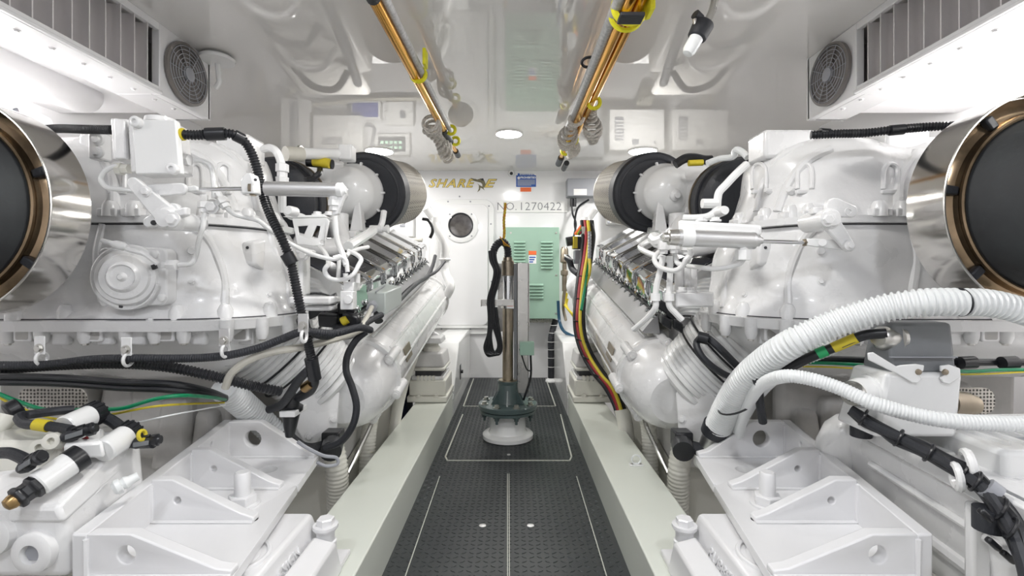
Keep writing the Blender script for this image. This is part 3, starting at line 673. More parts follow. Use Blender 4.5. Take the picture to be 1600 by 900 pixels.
# ================================================================ ENGINES
INC = .177
def inc(Y): return INC*(Y-2.0)
for s in (-1, 1):
    sd = 'left' if s < 0 else 'right'
    def U(u, Y, Z): return V((s*u, Y, CZ+Z))
    E = thing('marine_engine', f'large white {sd} hand marine diesel engine with chrome rocker covers beside the aisle', 'engine', (s*1.0, 2.5, -.2))
    # block: sheared box
    def sb(u0,u1,Y0,Y1,Z0,Z1,nm_,m_='paint',bv=.012,par=E,flat=False):
        k = (lambda Y: 0) if flat else inc
        return MB().hexa([U(u0,Y0,Z0+(k(Y0) if not flat else 0)),U(u1,Y0,Z0+k(Y0)),U(u1,Y1,Z0+k(Y1)),U(u0,Y1,Z0+k(Y1)),U(u0,Y0,Z1+k(Y0)),U(u1,Y0,Z1+k(Y0)),U(u1,Y1,Z1+k(Y1)),U(u0,Y1,Z1+k(Y1))]).build(nm_,m_,par,bevel=bv)
    sb(.66,1.5,1.85,3.45,-.75,-.10,'crankcase','cast_grey')
    sb(.66,1.05,1.82,3.4,-1.0,-.70,'sump','cream',.03)
    sb(.86,1.4,1.85,3.4,-.12,.10,'inner_vee','paint')
    sb(1.0,1.5,1.9,3.45,.1,.30,'intake_manifold','cast_dim',.03)  # darker casting colour, to dim its mirror image in the ceiling
    sb(.60,.68,2.1,3.3,-.62,-.36,'side_cover','cream',.02)
    # rocker covers: chrome with black tops
    for k in range(7):
        Y0 = 1.80+.213*k; Y1 = Y0+.198
        def q(u,Y,Z): return U(u,Y,Z+inc(Y))
        cs = [(.583,-.105),(.578,-.012),(.588,.0),(.875,.150),(.90,-.03),(.70,-.12)]
        m = MB(); n = len(cs); a = [q(u,Y0,z) for u,z in cs]; c = [q(u,Y1,z) for u,z in cs]
        m.add(a+c,[tuple(range(n))[::-1],tuple(range(n,2*n))]+[(i,(i+1)%n,(i+1)%n+n,i+n) for i in range(n)])
        rc = m.build('rocker_cover','chrome',E,bevel=.006)
        e = .010
        g = 0 if k < 5 else 1
        m = MB(); P = [q(.612,Y0+e,.0125),q(.612,Y1-e,.0125),q(.868,Y1-e,.1465),q(.868,Y0+e,.1465)]
        nrm = V((-s*.46,0,.89)); m.add([p_+nrm*.0005 for p_ in P]+[p_+nrm*.004 for p_ in P],[(3,2,1,0),(4,5,6,7),(0,1,5,4),(1,2,6,5),(2,3,7,6),(3,0,4,7)])
        if k < 4:
            m.build('top_plate','head_black',rc,bevel=.0015)
            m = MB()
            for j in range(3):
                for i_ in range(3):
                    u_ = .635+i_*.012; p_ = q(u_,Y0+.06+j*.028,.0125+(u_-.612)*.5234)+nrm*.004; t1 = V((s*.008,0,.0042)); t2 = V((0,.02,.0035))
                    m.add([p_,p_+t1,p_+t1+t2,p_+t2],[(0,1,2,3)])
            m.build('cast_marks','grey_mid',rc,smooth=False)
        else:
            m.build('top_plate','chrome',rc,bevel=.0015)
        if k < 6:
            m = MB().tube([q(.60,Y1+.004,-.10),q(.574,Y1+.0065,-.06),q(.574,Y1+.0065,-.01),q(.60,Y1+.0065,.015),q(.87,Y1+.0065,.155)],.006,6,k=2); m.build('cover_gasket','chrome',rc)
        for j in (.045,.15):
            b = MB().bolt(q(.576,Y0+j,-.09),(-s,0,0),.009); b.build('cover_bolt','chrome',rc)
    # rail plate and bolts below covers
    P = lambda u,Y,Z: U(u,Y,Z+inc(Y))
    MB().hexa([P(.575,1.78,-.118),P(.60,1.78,-.13),P(.60,3.32,-.13),P(.575,3.32,-.118),P(.575,1.78,-.108),P(.6,1.78,-.108),P(.6,3.32,-.108),P(.575,3.32,-.108)]).build('gasket_rail','plastic_black',E)
    MB().hexa([P(.54,1.90,-.20),P(.60,1.90,-.20),P(.60,3.32,-.20),P(.54,3.32,-.20),P(.53,1.90,-.193),P(.59,1.90,-.12),P(.59,3.32,-.12),P(.53,3.32,-.193)]).build('splash_plate','plate_grey',E)
    for k in range(16):
        MB().bolt(P(.565,1.85+k*.095,-.118),(-s*.5,0,.8),.0075).build('rail_bolt','chrome',E)
    # water cooled manifold: big inclined tube with ribs
    A = U(.60,1.93,-.40); B = U(.575,3.28,-.135); D = (B-A).normalized()
    tb = MB(); tb.lathe(A,D,[(0,.15),(.02,.158),(.05,.158),(.055,.150),((B-A).length-.06,.150),((B-A).length-.055,.160),((B-A).length-.02,.160),((B-A).length,.13),((B-A).length+.03,.08),((B-A).length+.03,0)],40)
    mf = tb.build('manifold','paint',E)
    x, y, _ = frame(D)
    Lm = (B-A).length
    for ang in (.2,.75,1.35,-.5,2.6):
        # ribs run lengthwise
        e = (V((-s,0,0))*math.cos(ang)+V((0,0,1))*math.sin(ang)).normalized()
        MB().cyl(A+D*.05+e*.149,B-D*.05+e*.149,.0085,n=8).build('rib','paint',mf)
    m = MB(); m.hexa([A+D*.05+V((-s*.02,0,.13)),A+D*.05+V((s*.12,0,.13)),B-D*.05+V((s*.12,0,.13)),B-D*.05+V((-s*.02,0,.13)),A+D*.05+V((-s*.03,0,.175)),A+D*.05+V((s*.12,0,.185)),B-D*.05+V((s*.12,0,.185)),B-D*.05+V((-s*.03,0,.175))]); m.build('upper_deck','cream',mf,bevel=.006)
    for k in range(10): MB().bolt(A+D*(.1+k*.125)+V((-s*.012,0,.176)),(-s*.2,0,1),.0075).build('deck_bolt','steel_worn' if s>0 else 'cream',mf)
    e = (V((-s,0,0))*math.cos(.15)+V((0,0,1))*math.sin(.15))
    pp = A+D*.17+V((-s*.146,0,.03)); m = MB().obox(pp,(.10,.006,.055),D,(-s,0,.2)); 
    m = MB(); u_ = D; v_ = V((s*.25,0,.97)).normalized(); nn = V((-s,0,.25)).normalized(); pp = A+D*.2+nn*.152
    m.add([pp+u_*a_+v_*b_+nn*c_ for c_ in (0,.004) for a_,b_ in ((-.05,-.03),(.05,-.03),(.05,.03),(-.05,.03))],[(3,2,1,0),(4,5,6,7),(0,1,5,4),(1,2,6,5),(2,3,7,6),(3,0,4,7)]); m.build('data_plate','steel_worn',mf)
    # end housing + elbow with cover plate
    eh = MB(); eh.lathe(A+D*.02,-D,[(0,.165),(.03,.168),(.035,.155),(.08,.152),(.15,.145),(.20,.125),(.225,.09),(.225,0)],36); hs = eh.build('end_housing','paint',E)
    for k in range(7):
        a_ = k*2*PI/7+.3; e = x*math.cos(a_)+y*math.sin(a_); MB().cyl(A+D*.07+e*.165,A-D*.05+e*.165,.020,n=14).build('lug','paint',hs); MB().bolt(A-D*.05+e*.165,-D,.011).build('bolt','paint',hs)
    # elbow body to the bellows
    c0 = A-D*.12; c1 = U(.72,1.72,-.44); c2 = U(.80,1.62,-.36)
    # lower elbow cover plate (shield shaped) facing the aisle and the viewer
    cc = U(.665,1.67,-.475); nv = V((-s*.55,-.80,.05)).normalized(); tx_ = V((s*.80,-.55,0)).normalized(); tz = nv.cross(tx_).normalized()
    if tz.z < 0: tz = -tz
    shp = [(-.075,.07),(-.03,.095),(.04,.09),(.08,.05),(.07,-.03),(.045,-.085),(-.02,-.10),(-.065,-.05)]
    m = MB().prism([cc+tx_*a_+tz*b_ for a_,b_ in shp],nv*.022); m.build('cover_plate','paint',E,bevel=.005)
    m = MB().prism([cc-nv*.0+tx_*a_*1.1+tz*b_*1.1 for a_,b_ in shp],-nv*.09); m.build('elbow_block','paint',E,bevel=.012)
    for a_,b_ in ((-.03,.072),(.055,.04),(.03,-.065),(-.05,-.02)): MB().bolt(cc+tx_*a_+tz*b_+nv*.022,nv,.010).build('plate_bolt','paint',E)
    # bellows
    b0 = U(.665,1.80,-.40); b1 = U(.90,1.66,-.13); bd = (b1-b0); L_ = bd.length; prof = [(0,.130),(.015,.148),(.03,.148),(.032,.13)]
    t_ = .035
    while t_ < L_: 
        R_ = .140+.045*t_/L_
        prof += [(t_,R_-.006),(t_+.004,R_),(t_+.014,R_),(t_+.018,R_-.006)] ; t_ += .020
    MB().lathe(b0,bd,prof,44).build('bellows','paint_smooth',E)
    for f_ in (.38,.52,.80): MB().torus(b0+bd*f_,bd,.1425+.045*f_,.004,44,6).build('bellows_band','plastic_black',E)
    # turbo side: compressor housing, black rim, mesh filter
    D2 = V((0,1,INC)).normalized(); c = U(.648,2.16,.385)
    fl = MB().lathe(c+D2*.11,D2,[(0,.174),(.46,.174),(.465,.15),(.47,0)],48).build('air_filter','filter_mesh',E)
    MB().torus(c+D2*.565,D2,.172,.006,48,6).build('filter_end_bead','steel',fl)
    MB().torus(c+D2*.118,D2,.175,.004,48,6).build('filter_bead','steel',fl)
    MB().lathe(c,D2,[(-.0,.120),(-.004,.150),(.0,.170),(.012,.180),(.10,.182),(.112,.176),(.112,0)],48).build('filter_boot','rubber',fl)
    MB().torus(c+D2*.0,D2,.150,.007,48,8).build('boot_ridge','rubber',fl)
    c = c+V((s*.045,0,0)); tu = MB(); tu.lathe(c+D2*.01,-D2,[(0,.128),(.02,.130),(.04,.126),(.05,.118),(.10,.114),(.14,.10),(.17,.06),(.178,.03),(.178,0)],40)
    tt = tu.build('compressor_housing','paint_smooth',E)
    MB().lathe(c-D2*.155+V((0,0,-.01)),-D2,[(0,.028),(.02,.024),(.03,.012),(.045,.011),(.045,0)],16).build('centre_boss','paint',tt)
    for k in range(10):
        a_ = k*PI/5; xx,yy,_ = frame(D2); e = xx*math.cos(a_)+yy*math.sin(a_); MB().obox(c-D2*.02+e*.128,(.022,.010,.024),D2,e).build('clamp_lug','paint',tt,bevel=.004)
    m = MB(); m.lathe(c-D2*.02+V((s*.02,0,-.0)),V((s*.9,-.14,-.05)),[(0,.14),(.10,.135),(.2,.11),(.32,.075),(.34,.0)],32); m.build('volute','paint_smooth',tt)
    # standing gussets under the turbo
    for du in (-.03,.09):
        m = MB(); m.prism([U(.66+du,2.02,.345),U(.645+du,2.02,.20),U(.70+du,2.02,.20),U(.675+du,2.02,.345)],(0,.05,0)); m.build('support','paint',tt,bevel=.004)
    sb(.63,.80,1.98,2.2,.17,.20,'turbo_foot','paint',.006)
    m = MB(); m.cyl(U(.71,2.0,.27),U(.71,2.0,.17),.042,n=20); m.build('support_post','paint',E,bevel=.004)
    m = MB(); m.tube([U(.72,1.98,.24),U(.68,1.95,.15),U(.72,1.88,.12),U(.80,1.8,.14)],.036,14); m.build('oil_elbow','paint',E)
    # second, nearer turbo: big black rubber boot
    c = U(.885,1.80,.285)
    bt = MB().lathe(c,D2,[(-.03,.0),(-.03,.09),(-.02,.140),(0,.160),(.10,.163),(.13,.156),(.16,.13)],44).build('turbine_boot','rubber',E)
    MB().torus(c+D2*.04,D2,.164,.006,44,6).build('boot_ring','rubber',bt)
    MB().torus(c+D2*.125,D2,.160,.005,44,6).build('boot_clamp','steel_worn',bt)
    m = MB().lathe(c+D2*.16,D2,[(0,.12),(.2,.14),(.3,.12)],32); m.build('turbo_duct','paint_smooth',bt)
    # far end pipes
    MB().tube([U(.52,3.35,.42),U(.52,3.34,.36),U(.455,3.3,.25),U(.452,3.3,.10),U(.44,3.28,.03),U(.40,3.2,-.05),U(.43,3.2,-.12)],.030,14).build('riser_pipe','paint_smooth',E)
    MB().torus(U(.453,3.3,.13),(0,0,1),.033,.009,20,6).build('pipe_clamp','paint',E)
    MB().tube([U(.60,3.4,.5),U(.54,3.45,.40),U(.50,3.42,.25),U(.52,3.42,.05)],.03,12).build('riser_pipe','paint_smooth',E)
    # pipes below: coolant hoses down into the bilge
    MB().tube([U(.555,2.1,-.50),U(.60,2.08,-.62),U(.605,2.05,-.8),U(.60,2.03,-1.15)],.034,14,corr=.014,depth=.05).build('lower_hose','cream',E)
    MB().tube([U(.50,2.5,-.40),U(.545,2.45,-.55),U(.565,2.35,-.75),U(.57,2.3,-1.1)],.028,12).build('lower_pipe','cream',E)
    MB().tube([U(.56,1.95,-.53),U(.55,1.93,-.58),U(.575,1.86,-.66),U(.60,1.80,-.73)],.009,8).build('thin_steel_pipe','steel',E)
    m = MB(); m.tube([U(.64,1.75,-.6),U(.62,1.74,-.7),U(.63,1.78,-.9),U(.64,1.8,-1.15)],.04,14,corr=.014,depth=.05); m.build('drain_hose','cream',E)
    # sensor connector at the elbow bottom
    m = MB(); q0 = U(.588,1.62,-.54); m.box(q0-V((.03,.03,.028)),q0+V((.03,.03,.028))); sc_ = m.build('sensor','plastic_black',E,bevel=.006)
    MB().cyl(q0+V((-s*.01,-.03,-.01)),q0+V((-s*.02,-.075,-.018)),.034,n=20).build('sensor_cap','plastic_black',sc_)
    MB().tube([q0+V((0,0,-.02)),U(.66,1.57,-.56),U(.72,1.54,-.50)],(.022),8).build('sensor_lead','rubber',sc_)
    # little brackets, pipes and hardware between engine and gearbox
    sb(.80,1.4,1.68,1.86,-.25,.12,'flywheel_ring','paint',.02,flat=False)
# ================================================================ GEARBOXES
GB = {}
SEC = [(-.30,.86,1.46,1.62,.10),(-.25,.78,1.38,1.65,.12),(-.19,.71,1.31,1.66,.2),(-.142,.675,1.275,1.66,.24),(-.140,.655,1.255,1.67,.25),(-.112,.65,1.25,1.67,.25),(-.110,.67,1.27,1.66,.25),
       (-.06,.69,1.285,1.66,.25),(0,.705,1.285,1.66,.25),(.08,.72,1.295,1.66,.24),(.150,.742,1.31,1.66,.22),(.152,.728,1.295,1.67,.22),(.170,.728,1.295,1.67,.22),(.1715,.728,1.295,1.67,.22),(.172,.742,1.31,1.66,.22),
       (.23,.757,1.32,1.66,.21),(.29,.775,1.335,1.66,.2),(.35,.80,1.35,1.65,.17),(.39,.82,1.38,1.64,.14),(.412,.845,1.41,1.63,.12),(.425,.88,1.45,1.62,.1)]
def gear_section(s, z, xi, yf, yb, r, xo=1.7):
    P = []; nF, nC = 40, 14
    for i in range(nF): P.append((xo+(xi+r-xo)*i/nF, yf, 0, -1))
    for i in range(nC+1):
        a = i/nC*PI/2; P.append((xi+r-r*math.sin(a), yf+r-r*math.cos(a), -math.sin(a), -math.cos(a)))
    for i in range(1, 6): P.append((xi, yf+r+(yb-yf-r-.03)*i/5, -1, 0))
    P += [(xi+.03, yb, 0, 1), (xo, yb, 0, 1)]
    out = []
    for u, y, nx, ny in P:
        d = 0
        if y < yb-.01 and not (-.145 < z < -.105 or .149 < z < .1725):
            e = min(1, min(abs(z+.126)-.014, abs(z-.161)-.011)/.03); e = max(0, e)
            d = (noise.noise(V((u*5, y*5, z*6+3)))*.030+noise.noise(V((u*11+4, y*11, z*12)))*.010+.004*math.sin(u*26+z*18)*(z>.17))*e
        out.append(V((s*(u+nx*d), y+ny*d, CZ+z)))
    return out
for s in (-1, 1):
    sd = 'left' if s < 0 else 'right'
    G = thing('gearbox', f'big white cast {sd} gearbox and bell housing between engine and viewer', 'gearbox', (s*1.2, 1.45, .55))
    rows = []
    zs = []
    for a, b in zip(SEC, SEC[1:]):
        n = max(1, int((b[0]-a[0])/.012))
        for i in range(n): rows.append([a[k]+(b[k]-a[k])*i/n for k in range(5)])
    rows.append(list(SEC[-1]))
    m = MB(); m.rings([gear_section(s, *r) for r in rows]); bv = m.bvh(); GB[s] = (G, bv)
    m.build('casing', 'paint', G, ang=50)
for s in (-1, 1):
    for z_ in (.1495, -.1105):
        k_ = [r for r in SEC if abs(r[0]-(.150 if z_ > 0 else -.110)) < .001][0]
        P_ = gear_section(s, z_, *k_[1:])[:-4]
        MB().tube(P_, .0035, 6, k=1).build('joint_gap', 'hole_dark', GB[s][0])
    # clutter added on the unseen engine top to darken its ceiling reflection
    def U(u, Y, Z): return V((s*u, Y, CZ+Z))
    E_ = [o for o in C.objects if o.name.startswith('marine_engine') and o.type == 'EMPTY'][0 if s < 0 else 1]
    for k in range(6):
        MB().tube([U(1.05,2.0+.22*k,.33+.04*k),U(1.15,2.05+.22*k,.42+.04*k),U(1.3,2.05+.22*k,.40+.04*k),U(1.4,2.0+.22*k,.3+.04*k)],.022,8).build('added_runner_pipe',('paint','rubber')[k%2],E_)
    MB().tube([U(1.0,1.9,.3),U(.95,2.3,.40),U(.98,2.8,.47),U(1.05,3.3,.52)],.03,10).build('added_top_pipe','rubber',E_)
    MB().hexa([U(.90,2.35,.12),U(1.3,2.35,.12),U(1.3,3.2,.3),U(.90,3.2,.3),U(.92,2.35,.34),U(1.28,2.35,.34),U(1.28,3.2,.5),U(.92,3.2,.5)]).build('added_top_box','cast_dim',E_,bevel=.03)
def hit(s, x, y, fb=1.32):
    o = V((CX,0,CZ)); d = (W(x,y,1)-o).normalized(); r = GB[s][1].ray_cast(o, d)
    if r[0] is None: return W(x,y,fb), V((0,-1,0))
    n = r[1]; n = -n if n.dot(d) > 0 else n
    return r[0], n
def hp(s, pts, lift=0):  # pixel path laid on the casing
    out = []
    for p_ in pts:
        q, n = hit(s, p_[0], p_[1]); out.append(q+n*(lift+(p_[2] if len(p_) > 2 else 0)))
    return out
def boss(s, x, y, r, h, nm_='boss', dome=False, m_='paint', ax=None, par=None):
    q, n = hit(s, x, y); d = V(ax) if ax else n
    k = [(-.02,r*1.15),(0,r*1.08),(h*.7,r),(h,r*.85),(h,0)] if not dome else [(-.02,r*1.1),(0,r),(h*.4,r*.95),(h*.75,r*.7),(h*.95,r*.35),(h,0)]
    return MB().lathe(q,d,k,18).build(nm_,m_,par or GB[s][0])
def gbolt(s, x, y, r=.009, lift=0, m_='paint', ax=None):
    q, n = hit(s, x, y); return MB().bolt(q+n*lift, ax or n, r).build('bolt', m_, GB[s][0])
def gpipe(s, pts, r, nm_='pipe', m_='paint_smooth', par=None, lift=.012):
    return MB().tube(hp(s, pts, lift), r, 10).build(nm_, m_, par or GB[s][0])
for s in (-1, 1):
    G = GB[s][0]
    mx = (lambda x: x) if s < 0 else (lambda x: 1583-x)
    # bosses & bolts under and over the lower flange
    for x in (8,62,130,195,240,285,352,408,448,478):
        q, n = hit(s, mx(x), 500); q = V((q.x,q.y,CZ-.126))+V((0,-.004,0))
        MB().lathe(q+V((0,.01,.014)),(0,0,-1),[(0,.019),(.045,.017),(.06,.012),(.06,0)],14).build('flange_boss','paint',G)
        MB().bolt(q+V((0,.01,-.045)),(0,0,-1),.008).build('flange_bolt','steel',G)
    for x in (20,100,275,350,420,465):
        q, n = hit(s, mx(x), 488); q = V((q.x,q.y-.0,CZ-.112)); MB().lathe(q+V((0,.006,-.005)),(0,0,1),[(0,.022),(.03,.020),(.045,.012),(.049,0)],16).build('dome_boss','paint',G)
    for x in (95,165,215,310,385):
        q, n = hit(s, mx(x), 525); m = MB().obox(q+V((0,.004,0)),(.045,.02,.05),(1,0,0),(0,0,1)); m.build('pad','paint',G,bevel=.006)
    # bosses on the upper flange
    for x in (168,205,315,345,385,425):
        q, n = hit(s, mx(x), 337); q = V((q.x,q.y,CZ+.168)); MB().lathe(q+V((0,.010,0)),(0,0,1),[(0,.021),(.03,.020),(.042,.013),(.045,0)],16).build('dome_boss','paint',G)
        MB().box((q.x-.027,q.y-.006,q.z-.001),(q.x+.027,q.y+.03,q.z+.022)).build('flange_pad','paint',G,bevel=.004)
    # arched pockets
    for x in (306,348,185) if s < 0 else (1187,1257,1390):
        P = [(x-11,296),(x-11,270),(x-7,260),(x,256),(x+8,260),(x+11,270),(x+11,296)]
        MB().tube(hp(s,P,.002),.0065,8).build('arch_rib','paint',G)
        q, n = hit(s, x, 300); MB().obox(q,(.05,.014,.012),(1,0,0),(0,0,1)).build('arch_sill','paint',G,bevel=.003)
    # sweeping ribs
    for P, r in (([(285,232),(320,250),(350,285),(368,330)],.016),([(330,225),(365,245),(392,285),(402,330)],.012),([(150,235),(175,275),(180,325)],.014),([(300,345),(330,380),(350,430),(352,478)],.012),([(420,345),(430,390),(450,440),(455,480)],.012),([(160,350),(150,400),(158,470)],.012)):
        MB().tube(hp(s,[(mx(a),b) for a,b in P],-.006),r,10).build('cast_rib','paint',G)
    # crown blocks
    for x0,x1,y0,y1 in ((1187,1265,206,235),(1372,1440,206,236)) if s > 0 else ((136,172,213,250),(345,395,212,240)):
        q, n = hit(s,(x0+x1)/2,y1+8); Y = q.y+.05; a, c = W(x0,y1,Y), W(x1,y0,Y)
        MB().box((a.x,Y-.03,a.z-.03),(c.x,Y+.08,c.z)).build('crown_block','paint',G,bevel=.010)
    # wedge lug with a hole, square windows below the flange
    q, n = hit(s, mx(392), 395); q = q+V((0,.012,0))
    MB().hexa([q+V((-.022,-.03,-.035)),q+V((.022,-.03,-.035)),q+V((.026,.02,-.06)),q+V((-.026,.02,-.06)),q+V((-.018,-.03,.03)),q+V((.018,-.03,.03)),q+V((.024,.03,.045)),q+V((-.024,.03,.045))]).build('wedge_lug','paint',G,bevel=.008,seg=3)
    MB().cyl(q+V((0,-.029,.014)),q+V((0,-.0315,.014)),.0045,n=12).build('lug_hole','hole_dark',G)
    for x in (40,150,262,378):
        q, n = hit(s, mx(x), 522); P = [(a,b) for a,b in rrect(-.024,.024,-.02,.02,.007)]
        MB().prism([V((q.x+a,q.y-.010,q.z+b)) for a,b in P],(0,.04,0)).build('window_pad','paint',G,bevel=.003)
        MB().prism([V((q.x+a*.7,q.y-.0105,q.z+b*.7)) for a,b in P],(0,.004,0)).build('window_recess','cast_dim',G)
    # hex plugs, small bosses
    for x,y,r in ((455,330,.013),(300,392,.010),(345,300,.010),(380,300,.008)): boss(s,mx(x),y,r,.02); 
    for x,y in ((300,440),(235,500),(420,460)): gbolt(s,mx(x),y,.007,0)
    # lower sump with cast lobes, seen below the cables
    S0 = G
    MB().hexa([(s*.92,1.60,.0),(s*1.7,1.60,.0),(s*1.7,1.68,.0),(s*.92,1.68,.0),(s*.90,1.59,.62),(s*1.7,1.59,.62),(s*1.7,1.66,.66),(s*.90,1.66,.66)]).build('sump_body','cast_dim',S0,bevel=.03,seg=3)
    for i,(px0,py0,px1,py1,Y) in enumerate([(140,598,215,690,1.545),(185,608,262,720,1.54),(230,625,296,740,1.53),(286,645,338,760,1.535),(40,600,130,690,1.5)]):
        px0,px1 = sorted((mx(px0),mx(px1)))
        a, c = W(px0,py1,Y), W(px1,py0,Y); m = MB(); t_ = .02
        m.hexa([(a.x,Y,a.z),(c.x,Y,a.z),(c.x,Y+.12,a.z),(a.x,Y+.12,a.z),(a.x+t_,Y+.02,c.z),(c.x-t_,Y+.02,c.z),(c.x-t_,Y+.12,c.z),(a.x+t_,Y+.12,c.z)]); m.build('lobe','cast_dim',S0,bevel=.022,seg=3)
    a, c = sorted((mx(28),mx(135)));
    P = [(c_x, z_) for c_x, z_ in rrect(W(a,0,1.25).x, W(c,0,1.25).x, W(0,648,1.25).z, W(0,606,1.25).z, .03)]
    MB().prism([(u,1.25,v) for u,v in P],(0,.004,0)).build('perforated_guard','perforated',S0)
    # exhaust outlet: steel band, bronze inner cone with its unlit parts painted dark, big rubber hose
    uc, zc_ = (1.24,.16) if s < 0 else (1.212,.165)
    c = V((s*uc, 1.05, CZ+zc_)); R = .25
    X = thing('exhaust_coupling', f'polished steel ring with dusty black rubber hose at the {"left" if s<0 else "right"} edge', 'exhaust coupling', c)
    MB().lathe(c,(0,1,0),[(0,R-.003),(0,R),(.10,R),(.10,R-.003),(.0,R-.003)],96,caps=False).build('band','steel_mirror',X,ang=30)
    MB().torus(c+V((0,.0,0)),(0,1,0),R-.001,.0025,96,6).build('band_edge','steel',X)
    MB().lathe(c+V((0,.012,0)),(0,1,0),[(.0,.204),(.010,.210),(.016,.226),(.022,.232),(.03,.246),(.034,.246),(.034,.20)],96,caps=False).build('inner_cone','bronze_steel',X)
    MB().lathe(c+V((0,.09,0)),(0,-1,0),[(0,.20),(.05,.203),(.065,.198),(.12,.186),(.3,.17),(.5,.16),(.5,0)],72).build('rubber_hose','rubber_dusty',X)
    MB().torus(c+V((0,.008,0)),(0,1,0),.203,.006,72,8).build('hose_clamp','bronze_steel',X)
    for a_ in (.35,1.25,2.2,3.0,3.9,-.6):
        e = V((math.cos(a_),0,math.sin(a_))); MB().obox(c+e*.222+V((0,.02,0)),(.03,.02,.018),e,(0,1,0)).build('rubber_block','rubber',X,bevel=.004)
# ================================================================ GEARBOX MOUNT BRACKETS
for s in (-1, 1):
    sd = 'left' if s < 0 else 'right'
    def U(u, Y, Z): return V((s*u, Y, CZ+Z))
    K = thing('mount_bracket', f'white welded {sd} bracket tray with sloping gussets and one stud, in the foreground', 'bracket', U(.66,1.2,-.58))
    pz = -.56; th = .022
    P = [(.505,.90),(.595,1.515),(.875,1.525),(.780,.90)]
    m = MB().prism([U(u,y,pz-th) for u,y in P],(0,0,th)); pl = m.build('base_plate','bracket_white',K,bevel=.004)
    cu = MB(); cu.cyl(U(.70,1.405,pz-.05),U(.70,1.405,pz+.03),.028,n=24); drill(pl,cu)
    cu = MB(); cu.prism([U(.66,.99,pz-.05),U(.69,.965,pz-.05),U(.695,1.0,pz-.05)],(0,0,.1)); drill(pl,cu)
    cu = MB(); cu.cyl(U(.565,1.30,pz-.05),U(.565,1.30,pz+.03),.005,n=12); drill(pl,cu)
    m = MB(); m.hexa([U(.778,.90,pz-th),U(.808,.90,pz-th),U(.898,1.525,pz-th),U(.872,1.525,pz-th),U(.778,.90,-.480),U(.808,.90,-.480),U(.898,1.525,-.448),U(.872,1.525,-.448)])
    ow = m.build('outer_wall','bracket_white',K,bevel=.004)
    cu = MB()
    cu.cyl(U(.7,1.39,-.48),U(1.0,1.39,-.48),.007,n=12)
    drill(ow, cu)
    for Y, h, hr, flat, tail, zin in ((.90,.080,.017,.085,.0,.50),(1.10,.098,.008,.05,.02,.575),(1.275,.104,.008,.05,.02,.60),(1.50,.112,.026,.10,.012,.60)):
        t_ = (Y-.90)/.625; uo = .780+.094*t_; ui = (.508 if Y < .95 else zin)
        pr = [(uo,pz),(uo,pz+h),(uo-flat,pz+h),(ui+.03,pz+.016+tail*.3),(ui,pz+.012),(ui,pz)]
        g = MB().prism([U(u,Y,z) for u,z in pr],(0,.026,0)).build('gusset','bracket_white',K,bevel=.003)
        cu = MB(); hu = uo-(.075 if hr > .01 else .06); cu.cyl(U(hu,Y-.05,pz+h*.52),U(hu,Y+.08,pz+h*.52),hr,n=24); drill(g,cu)
        # weld bead
        MB().tube([U(uo-.005,Y-.002,pz+.002),U((uo+ui)/2,Y-.003,pz+.003),U(ui,Y-.002,pz+.002)],.004,6).build('weld','bracket_white',K)
        MB().tube([U(uo-.002,Y-.002,pz+.002),U(uo-.002,Y-.003,pz+h*.9)],.005,6).build('weld','bracket_white',K)
    su = U(.648,1.185,pz)
    MB().lathe(su,(0,0,1),[(0,.040),(.005,.040),(.006,.03)],28).build('washer','bracket_white',K)
    x_ = [su+V((math.cos(a_*PI/3+.2)*.033,math.sin(a_*PI/3+.2)*.033,0)) for a_ in range(6)]
    MB().prism([p_+V((0,0,.005)) for p_ in x_],(0,0,.022)).build('nut','bracket_white',K,bevel=.002)
    MB().lathe(su,(0,0,1),[(.02,.0185),(.078,.0185),(.083,.015),(.083,0)],20).build('stud','bracket_white',K)
    MB().cyl(U(.585,1.115,pz-.001),U(.585,1.115,pz+.0015),.012,n=16).build('stud_hole_cap','hole_dark',K)
    # rubber mount below
    M_ = thing('gearbox_mount', f'white {sd} mount block with raised lettering under the tray edge, foreground', 'mount', U(.5,1.0,-.71))
    m = MB(); m.hexa([U(.455,.72,-.70),U(.66,.72,-.70),U(.66,1.23,-.70),U(.455,1.23,-.70),U(.488,.72,-.592),U(.64,.72,-.592),U(.64,1.215,-.592),U(.488,1.215,-.592)])
    m.build('mount_body','bracket_white',M_,bevel=.010,seg=3)
    MB().hexa([U(.395,.70,-.712),U(.46,.70,-.712),U(.46,1.17,-.712),U(.395,1.17,-.712),U(.405,.70,-.635),U(.46,.70,-.62),U(.46,1.155,-.62),U(.405,1.155,-.635)]).build('side_flange','bracket_white',M_,bevel=.006)
    MB().box((min(s*.40,s*.66),.70,CZ-.712),(max(s*.40,s*.66),1.24,CZ-.698)).build('foot_plate','bracket_white',M_,bevel=.003)
    MB().lathe(U(.445,1.19,-.70),(0,0,1),[(0,.026),(.05,.026),(.052,.022),(.075,.022),(.077,.026),(.085,.026)],20).build('bolt_washers','bracket_white',M_)
    MB().bolt(U(.445,1.19,-.615),(0,0,1),.021,.022).build('bolt_head','bracket_white',M_)
    MB().torus(U(.575,1.02,-.592),(0,0,1),.07,.006,40,8).build('dome_ring','bracket_white',M_)
    MB().lathe(U(.575,1.02,-.592),(0,0,1),[(0,.055),(.008,.05),(.012,.03),(.012,0)],32).build('dome','bracket_white',M_)
    # lettering on sloping inner face
    n_ = V((-s*.108,0,.033)).normalized(); up = V((s*.033,0,.108)).normalized(); ri = up.cross(n_)
    R = Matrix((ri,up,n_)).transposed().to_4x4()
    text('RUBBER DESIGN', .032, 'bracket_white', U(.475,.98,-.632)+n_*.001, M_, 'raised_lettering', .0016, 0, .0005, 1.15, R)
